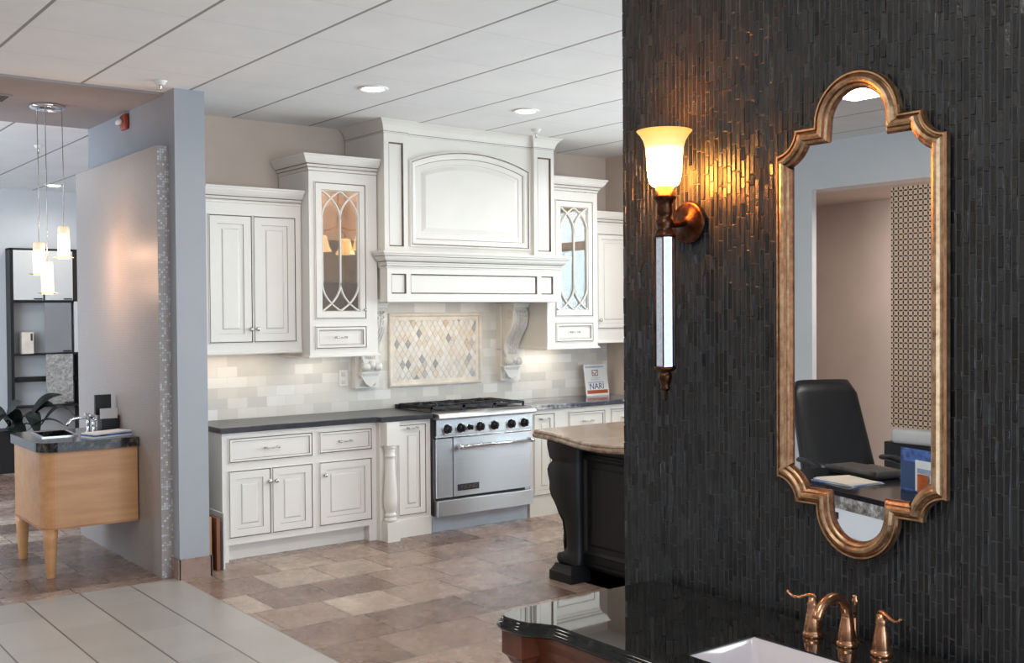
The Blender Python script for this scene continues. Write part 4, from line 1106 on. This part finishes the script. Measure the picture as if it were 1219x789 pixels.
# sprinklers
for (x, y, lab) in ((2.325, 6.531, 'white ceiling sprinkler beside the top of the column'), (5.294, 6.593, 'white ceiling sprinkler in front of the hood crown'), (2.384, 9.605, 'white ceiling sprinkler beyond the pendant cluster')):
    s_ = thing('ceiling_sprinkler', lab, 'sprinkler', (x, y, CZ), 'ceiling sprinklers')
    mb = MB(); mb.lathe([(.0001, 0), (.040, 0), (.042, -.004), (.034, -.010), (.028, -.022), (.018, -.026), (.0001, -.026)], (x, y, CZ-.0005), 24); obj('cup', mb, 'white_plastic', s_)
    mb = MB(); mb.lathe([(.0001, -.026), (.010, -.026), (.008, -.034), (.006, -.05), (.004, -.06), (.012, -.062), (.012, -.065), (.0001, -.066)], (x, y, CZ), 14); obj('sprinkler_head', mb, 'nickel', s_)
# recessed lights
for (x, y, lab) in ((3.483, 5.978, 'lit round recessed light in front of the left cabinets'), (4.74, 6.015, 'lit round recessed light in front of the range hood'), (3.24, 12.45, 'lit round recessed light by the far wall')):
    t = thing('recessed_light', lab, 'ceiling light', (x, y, CZ), 'round recessed ceiling lights')
    mb = MB(); mb.nested([[(x+r_*math.cos(2*PI*k/32), y+r_*math.sin(2*PI*k/32), z_) for k in range(32)] for r_, z_ in ((.095, CZ-.0005), (.097, CZ-.006), (.090, CZ-.010), (.072, CZ-.008), (.068, CZ-.002))], smooth=True, cap=False); obj('trim_ring', mb, 'white_plastic', t)
    mb = MB(); mb.lathe([(.0001, -.0025), (.068, -.0025), (.062, -.010), (.040, -.016), (.0001, -.018)], (x, y, CZ), 24); obj('lens', mb, 'can_glow', t)
# small ceiling vent at the left edge
vt = thing('ceiling_vent', 'dark slotted vent in the taupe ceiling panel at the left edge', 'vent', (1.6, 7.6, CZ-.014))
mb = MB().box(1.52, 1.69, 7.42, 7.66, CZ-.024, CZ-.0145); obj('frame', mb, 'soffit', vt)
mb = MB()
for k in range(6): mb.box(1.535, 1.675, 7.44+k*.036, 7.455+k*.036, CZ-.0265, CZ-.0238)
obj('louvre', mb, 'black', vt)

# ------------------------------------------------------------------ far display shelf, planter
ds = thing('display_shelf', 'black framed display unit with white doors against the far wall', 'display shelf', (3.5, 12.9, 0))
DY = 12.90
mb = MB()
for x in (2.879, 3.60, 4.30): mb.box(x, x+.034, DY-.01, 13.09, 0, 2.42)
mb.box(2.879, 4.334, DY-.01, 13.09, 2.404, 2.424)
for z in (1.832, 1.240, .655): mb.box(2.913, 4.30, DY-.004, 13.09, z-.016, z+.004)
mb.box(2.913, 4.30, DY+.05, DY+.08, .925, .985)
obj('frame', mb, 'black', ds)
obj('back_panel', MB().box(2.913, 4.30, 13.075, 13.09, .0, 2.40), 'white_paint', ds)
for x0, x1 in ((2.914, 3.224), (3.246, 3.545)):
    dr = obj('lift_door', MB().box(x0, x1, DY-.012, DY+.008, 1.846, 2.40), 'shelf_white', ds, bevel=.002)
    obj('handle', MB().box(x1-.10, x1-.012, DY-.028, DY-.011, 1.853, 1.866), 'black', dr)
obj('cupboard_side', MB().box(3.545, 3.60, DY+.01, DY+.03, 1.846, 2.40), 'steel_dark', ds)
gp_ = obj('grey_door', MB().box(3.236, 3.525, DY-.012, DY+.008, 1.255, 1.815), 'grey_panel', ds, bevel=.002); obj('handle', MB().box(3.43, 3.515, DY-.028, DY-.011, 1.262, 1.275), 'black', gp_)
gp_ = obj('stone_door', MB().box(3.245, 3.535, DY-.012, DY+.008, .668, 1.232), 'sample_granite', ds, bevel=.002); obj('handle', MB().box(3.44, 3.53, DY-.028, DY-.011, .675, .688), 'black', gp_)
obj('white_post', MB().box(3.558, 3.598, DY-.01, DY+.02, 1.25, 1.83), 'shelf_white', ds)
bxo = thing('small_carton', 'small pale carton standing on the far display unit', 'carton', (3.06, 12.95, 1.244))
obj('carton_body', MB().box(2.998, 3.122, 12.915, 13.03, 1.2445, 1.485), 'marble_trim', bxo); obj('dark_label', MB().box(3.09, 3.112, 12.912, 12.916, 1.39, 1.47), 'charcoal_ink', bxo)

pl = thing('potted_plant', 'large dark leafed plant in a black planter by the far display unit', 'plant', (2.80, 12.6, 0))
mb = MB(); mb.box(2.58, 2.885, 12.35, 12.72, 0, .45); obj('planter', mb, 'pot', pl, bevel=.01)
def leaf(mb, base, tip, width, droop, twist=0.0):
    b = Vector(base); t_ = Vector(tip); d = t_-b; side = d.cross(Vector((0, 0, 1))).normalized(); side.rotate(Matrix.Rotation(twist, 3, d.normalized()))
    N = 9; L = []; C_ = []; R_ = []
    for i in range(N+1):
        s = i/N; w = width*math.sin(PI*min(1, s*.97+.03))**.7*(1-.25*s); c = b+d*s+Vector((0, 0, droop*math.sin(PI*s)))
        up = side.cross(d).normalized()
        L.append(c+side*w+up*w*.25); C_.append(c); R_.append(c-side*w+up*w*.25)
    k = N+1
    mb.add(L+C_+R_, [(i, i+1, k+i+1, k+i) for i in range(N)]+[(k+i, k+i+1, 2*k+i+1, 2*k+i) for i in range(N)], 0, True)
crown_pt = (2.80, 12.52, .46)
lv = [((2.98, 12.48, .60), (3.30, 12.42, .80), .11, .06, .3), ((3.06, 12.45, .46), (3.50, 12.40, .42), .10, .22, .1), ((2.92, 12.44, .42), (3.30, 12.3, .46), .08, .10, 0), ((2.72, 12.45, .55), (2.84, 12.30, .76), .13, .03, .8),
      ((2.86, 12.42, .50), (2.62, 12.28, .56), .12, .1, .3), ((2.95, 12.5, .60), (3.02, 12.35, .36), .09, .1, .4), ((3.02, 12.5, .62), (3.24, 12.52, .68), .05, .06, .9), ((2.75, 12.5, .5), (2.50, 12.5, .70), .12, .08, .2), ((2.80, 12.4, .52), (3.0, 12.2, .55), .09, .08, .2), ((2.70, 12.4, .46), (2.86, 12.2, .40), .12, .05, .3)]
for bp, tp_, w_, dr_, tw in lv:
    mb = MB(); leaf(mb, bp, tp_, w_, dr_, tw); lf_ = obj('leaf', mb, 'leaf', pl)
    mb = MB(); mid = [(crown_pt[i]+bp[i])/2 for i in range(3)]; mid[2] += .05
    mb.tube([(crown_pt[0], crown_pt[1], .40), mid, bp], [.010, .008, .006], 6); obj('stalk', mb, 'stalk', lf_)

# ------------------------------------------------------------------ what the mirror shows: desk, chair, lattice, bench, troffer
DR = Matrix.Rotation(math.radians(16.5), 4, 'Z')
desk = thing('desk', 'black topped desk with a white front, seen in the mirror', 'desk', (-.18, 3.25, 0), rotz=math.radians(16.5))
obj('desk_top', MB().box(-.80, 0, -1.3, .85, .722, .75), 'desk_top', desk, local=True, bevel=.003)
obj('stone_apron', MB().box(-.03, -.008, -1.25, .80, .655, .7215), 'rough_granite', desk, local=True)
mb = MB(); mb.box(-.05, -.012, -1.25, .80, .525, .655); obj('white_front', mb, 'white_panel', desk, local=True)
mb = MB(); mb.rbox(-.0125, -.0095, .155, .268, .6, .635, .0014); obj('grip_slot', mb, 'slot', desk, local=True)
obj('lower_front', MB().box(-.10, -.06, -1.25, .80, .02, .525), 'bench', desk, local=True)
obj('pedestal', MB().box(-.78, -.10, -1.25, -.85, 0, .722), 'shelf_white', desk, local=True)
obj('pedestal', MB().box(-.78, -.10, .45, .80, 0, .722), 'shelf_white', desk, local=True)
for i, (m_, lab, w, l, rz, dz) in enumerate((('white_paper', 'white sheet at the bottom of the papers on the desk', .22, .30, 8, 0), ('blue_print', 'blue folder within the papers on the desk', .21, .29, 2, .003), ('white_paper', 'white sheet near the top of the papers on the desk', .21, .29, 14, .006), ('paper', 'cream sheet on top of the papers on the desk', .20, .28, 20, .009))):
    Mp = Matrix.Translation((-.50, 3.53, .7505+dz)) @ Matrix.Rotation(math.radians(rz), 4, 'Z')
    tag(obj('paper_sheet', MB().box(-w/2*1.05, w/2*1.05, -l/2, l/2, 0, .0025, M=Mp), m_), lab, 'paper', 'papers on the desk')
Mp = Matrix.Translation((-.78, 3.62, .7505)) @ Matrix.Rotation(math.radians(12), 4, 'Z')
mb = MB(); mb.rbox(-.10, .10, -.20, .20, 0, .045, .02, M=Mp); mb.tube([Mp @ Vector((.10, -.19, .03)), Mp @ Vector((.105, 0, .034)), Mp @ Vector((.10, .19, .03))], .016, 8)
tag(obj('leather_case', mb, 'pouch'), 'dark brown leather case behind the papers on the desk', 'case')
bh = thing('brochure_holder', 'blue brochure stand with cards at the right of the desk in the mirror', 'brochure holder', (-.50, 3.12, .7505), rotz=math.radians(16.5))
mb = MB(); mb.prism([(-.06, 0), (.0, .215), (.004, .215), (.004, .0)], lambda u, v, s: (u, s, v), -.18, .11); obj('easel', mb, 'blue_print', bh, local=True)
obj('photo_card', MB().box(.006, .010, -.02, .10, .01, .15), 'navy_ink', bh, local=True)
bc = obj('white_card', MB().box(.02, .024, -.20, -.02, .01, .165), 'white_paper', bh, local=True)
obj('card_stripe', MB().box(.0242, .0246, -.20, -.035, .10, .125), 'pale_ink', bc, local=True)
obj('orange_card', MB().box(.04, .046, -.125, -.06, .002, .10), 'orange_print', bh, local=True)

ch = thing('office_chair', 'black leather high back office chair behind the desk in the mirror', 'chair', (-1.48, 4.16, 0), rotz=math.radians(-62))
# local frame: faces +X, width along Y
Mbk = Matrix.Translation((-.18, 0, .47)) @ Matrix.Rotation(math.radians(-24), 4, 'Y')
def cushion(mb, w0, w1, z0, z1, t0, t1, M, bulge=.03):
    rings = []; N = 8
    for i in range(N+1):
        s = i/N; z = z0+(z1-z0)*s; w = (w0+(w1-w0)*s)/2; t_ = (t0+(t1-t0)*s)/2
        e = 1-.18*(max(0, (abs(s-.5)-.38)/.12))**2
        ring = []
        for k in range(20):
            a = 2*PI*k/20; c, s_ = math.cos(a), math.sin(a)
            ring.append((t_*e*math.copysign(abs(c)**.55, c), w*e*math.copysign(abs(s_)**.45, s_), z))
        rings.append(ring)
    mb.loft(rings, 0, True, True, M)
mb = MB(); cushion(mb, .52, .46, 0, .785, .13, .10, Mbk); obj('backrest', mb, 'leather', ch, local=True)
mb = MB(); Mst = Matrix.Translation((-.20, 0, .45)) @ Matrix.Rotation(math.radians(90), 4, 'Y'); cushion(mb, .52, .50, 0, .50, .13, .11, Mst); obj('seat', mb, 'leather', ch, local=True)
for sy in (-1, 1):
    mb = MB(); mb.tube([(-.20, sy*.29, .70), (-.05, sy*.29, .71), (.12, sy*.29, .70), (.2, sy*.28, .66)], [.03, .036, .034, .02], 10, flat=.6); mb.tube([(.1, sy*.29, .69), (.12, sy*.28, .5), (.05, sy*.22, .42)], .016, 8); obj('armrest', mb, 'leather', ch, local=True)
mb = MB(); mb.lathe([(.03, .08), (.03, .40), (.08, .405), (.08, .415), (.0001, .416)], seg=16); obj('gas_column', mb, 'black', ch, local=True)
mb = MB()
for k in range(5):
    a = 2*PI*k/5+.3; mb.tube([(0, 0, .09), (.15*math.cos(a), .15*math.sin(a), .085), (.30*math.cos(a), .30*math.sin(a), .065)], [.03, .024, .016], 8)
obj('star_base', mb, 'black', ch, local=True)
for k in range(5):
    a = 2*PI*k/5+.3; M = Matrix.Translation((.30*math.cos(a), .30*math.sin(a), .028)) @ Matrix.Rotation(a, 4, 'Z') @ Matrix.Rotation(PI/2, 4, 'X'); obj('caster', MB().lathe([(.0001, -.02), (.022, -.02), (.028, -.012), (.028, .012), (.022, .02), (.0001, .02)], seg=14, M=M), 'black', ch, local=True)

lt = thing('lattice_screen', 'brown and cream openwork lattice panel seen at the right of the mirror', 'screen', (-3.0, 4.4, .765))
def lattice_mat():
    n = NT('interlaced_circle_lattice'); c = n.coord(); x, y, z = n.xyz(c)
    P_ = .042
    fy = n.m('SUBTRACT', n.m('FRACT', n.m('DIVIDE', y, P_)), .5); fz = n.m('SUBTRACT', n.m('FRACT', n.m('DIVIDE', z, P_)), .5)
    dist = lambda u, v: n.m('SQRT', n.m('ADD', n.m('MULTIPLY', u, u), n.m('MULTIPLY', v, v)))
    pet = 0.0
    cs = [(a_, b_) for a_ in (-.5, .5) for b_ in (-.5, .5)]
    D = [dist(n.m('SUBTRACT', fy, a_), n.m('SUBTRACT', fz, b_)) for a_, b_ in cs]
    for i, k in ((0, 1), (2, 3), (0, 2), (1, 3)):
        pet = n.m('MAXIMUM', pet, n.m('LESS_THAN', n.m('MAXIMUM', D[i], D[k]), .66))
    hole_ = n.m('LESS_THAN', n.m('MAXIMUM', n.m('ABSOLUTE', fy), n.m('ABSOLUTE', fz)), .0)
    mk = n.m('SUBTRACT', 1.0, pet)
    col = n.mix(mk, lin((40, 26, 20)), lin((206, 178, 154)))
    n.set(Base_Color=col, Roughness=.6); n.bump(mk, .5, .006); return n.mat
MT['lattice'] = lattice_mat()
obj('openwork', MB().box(-3.02, -3.0, 3.9, 4.905, .765, 2.62), 'lattice', lt)
bn = thing('display_bench', 'pale grey bench below the lattice screen in the mirror', 'bench', (-2.9, 4.4, 0))
mb = MB(); mb.rbox(-3.06, -2.86, 3.8, 4.82, .655, .764, .03); obj('bench_top', mb, 'bench', bn); obj('bench_base', MB().box(-3.04, -2.90, 3.85, 4.90, 0, .656), 'black', bn)
# troffers
for (x, y, lab) in ((-1.2, 4.11, 'lit ceiling light panel seen in the top of the mirror'),):
    t = thing('ceiling_light_panel', lab, 'ceiling light', (x, y, CZ), None)
    obj('frame', MB().box(x-.62, x+.62, y-.315, y+.315, CZ-.008, CZ-.0005), 'white_plastic', t)
    obj('diffuser', MB().box(x-.59, x+.59, y-.285, y+.285, CZ-.012, CZ-.008), 'troffer_glow', t)
# chandelier over the island (its lit bells reflect in the glass cabinet door)
cd = thing('island_chandelier', 'three amber bell shades over the island, reflected in the glass cabinet door', 'chandelier', (5.15, 4.4, CZ))
mb = MB(); mb.lathe([(.0001, 0), (.07, 0), (.07, -.02), (.02, -.03), (.0001, -.03)], (5.17, 4.4, CZ-.0005), 20); mb.tube([(5.17, 4.4, CZ-.02), (5.17, 4.4, 2.52)], .010, 8)
bells = ((4.98, 4.42, 2.34), (5.27, 4.36, 2.32), (5.36, 4.52, 2.36))
for (x, y, z) in bells: mb.tube([(5.17, 4.4, 2.54), ((5.17+x)/2, (4.4+y)/2, 2.50), (x, y, z+.14), (x, y, z+.07)], .008, 8)
obj('stem', mb, 'bronze', cd)
for (x, y, z) in bells:
    mb = MB(); mb.lathe([(.03, .10), (.05, .09), (.062, .04), (.072, -.01), (.10, -.06), (.096, -.06), (.068, -.01), (.045, .08), (.0001, .09)], (x, y, z), 24, caps=False); obj('bell_shade', mb, 'bell_glow', cd)

# ------------------------------------------------------------------ lights
def area(name, loc, target, sx, sy, power, col, spread=180):
    l = bpy.data.lights.new(name, 'AREA'); l.shape = 'RECTANGLE'; l.size = sx; l.size_y = sy; l.energy = power; l.color = col; l.spread = math.radians(spread)
    o = bpy.data.objects.new(name, l); COL.objects.link(o); o.location = loc
    o.rotation_euler = (Vector(target)-Vector(loc)).to_track_quat('-Z', 'Y').to_euler(); return o
def spot(name, loc, power, col, ang=110, blend=.8, rad=.05, target=None):
    l = bpy.data.lights.new(name, 'SPOT'); l.energy = power; l.color = col; l.spot_size = math.radians(ang); l.spot_blend = blend; l.shadow_soft_size = rad
    o = bpy.data.objects.new(name, l); COL.objects.link(o); o.location = loc
    if target: o.rotation_euler = (Vector(target)-Vector(loc)).to_track_quat('-Z', 'Y').to_euler()
    return o
def point(name, loc, power, col, rad=.03):
    l = bpy.data.lights.new(name, 'POINT'); l.energy = power; l.color = col; l.shadow_soft_size = rad
    o = bpy.data.objects.new(name, l); COL.objects.link(o); o.location = loc; return o
COOL = (.68, .83, 1.0); WARM = (1.0, .80, .58); NEUT = (1.0, .95, .88)
area('daylight_storefront', (3.4, -3.9, 1.6), (2.2, 5, 1.2), 5.2, 2.6, 290, COOL)
area('daylight_side_window', (7.02, 4.42, 1.76), (0, 4.42, 1.5), 3.9, 1.8, 360, (.90, .95, 1.0))
area('far_wall_fill', (-1.2, 8.9, 1.7), (1.6, 13.1, 1.4), 3.5, 2.2, 190, COOL)  # cool fill added inside the room to brighten the far wall
spot('downlight', (3.483, 5.978, CZ-.03), 32, (1.0, .84, .62), 168, 1.0, .06)
spot('downlight', (4.74, 6.015, CZ-.03), 6, NEUT, 168, 1.0, .06)
spot('downlight', (6.1, 6.0, CZ-.03), 80, NEUT, 168, 1.0, .06)
spot('downlight', (3.24, 12.45, CZ-.03), 40, NEUT, 165, 1.0, .06)
area('troffer_and_fill_light', (-1.2, 4.11, CZ-.03), (-1.2, 4.11, 0), 1.1, .5, 30, NEUT)
area('troffer_and_fill_light', (.6, 1.0, CZ-.03), (.6, 1.0, 0), 1.1, .5, 30, NEUT)  # unseen overhead fill added for ambient light
area('troffer_and_fill_light', (3.6, 3.2, CZ-.03), (3.6, 3.2, 0), 1.1, .5, 34, NEUT)  # added ambient fill under the ceiling, no fitting modelled
area('troffer_and_fill_light', (1.2, 10.8, CZ-.03), (1.2, 10.8, 0), 1.1, .5, 30, NEUT)  # overhead fill added to lift the far zone, no fitting modelled
area('alcove_fill', (-3.9, 4.9, 2.66), (-4.3, 4.9, 0), .6, .6, 50, (1.0, .84, .74))  # unseen warm fill added to brighten the alcove
area('under_cabinet_light', (3.12, 7.30, 1.392), (3.12, 7.31, .9), .6, .08, 1.3, WARM)
area('under_cabinet_light', (3.80, 7.30, 1.355), (3.80, 7.33, .9), .35, .05, .7, (1, .9, .76))
area('under_cabinet_light', (6.0, 7.30, 1.355), (6.0, 7.33, .9), .35, .05, 1.2, (1, .9, .76))
area('hood_light', (4.92, 7.12, 1.74), (4.92, 7.2, 1.0), .9, .12, 2.2, (1, .80, .58))
area('cabinet_fill_light', (3.81, 7.12, 2.665), (3.81, 7.3, 2.0), .2, .06, 5.0, (1.0, .84, .70))  # fill added inside the left glass cabinet to brighten its interior
area('cabinet_fill_light', (6.0, 7.12, 2.665), (6.0, 7.3, 2.0), .2, .06, 5.0, (1.0, .84, .70))  # same added interior fill for the right glass cabinet
for (x, y, z) in ((1.893, 7.66, 1.93), (1.944, 7.66, 1.80), (2.052, 7.66, 2.04)): point('pendant_bulb', (x+.07, y-.05, z+.06), 4.5, (1.0, .58, .36), .03)
for (x, y, z) in bells: point('chandelier_bulb', (x, y, z+.0), 5, (1.0, .72, .45), .03)

w = bpy.data.worlds.new('daylight_world'); scene.world = w; w.use_nodes = True
bg = w.node_tree.nodes['Background']; bg.inputs[0].default_value = (.80, .89, 1.0, 1); bg.inputs[1].default_value = 1.6

# ------------------------------------------------------------------ camera
cam = bpy.data.cameras.new('camera'); co = bpy.data.objects.new('camera', cam); COL.objects.link(co)
cam.sensor_fit = 'HORIZONTAL'; cam.sensor_width = 36.0; cam.lens = 1289.464*36.0/1219.0; cam.clip_start = .05
yaw, pit, rol = .653178834, .0183858833, -.00687397
fw = Vector((math.sin(yaw)*math.cos(pit), math.cos(yaw)*math.cos(pit), -math.sin(pit)))
rt = Vector((math.cos(yaw), -math.sin(yaw), 0)); up = rt.cross(fw)
rt2 = rt*math.cos(rol)+up*math.sin(rol); up2 = -rt*math.sin(rol)+up*math.cos(rol)
Mc = Matrix((rt2, up2, -fw)).transposed().to_4x4(); Mc.translation = Vector((0, 0, 1.68)); co.matrix_world = Mc
scene.camera = co
scene.view_settings.view_transform = 'Standard'
scene.view_settings.look = 'None'
scene.view_settings.exposure = -0.06
scene.cycles.max_bounces = 10; scene.cycles.diffuse_bounces = 5; scene.cycles.sample_clamp_indirect = 6.0
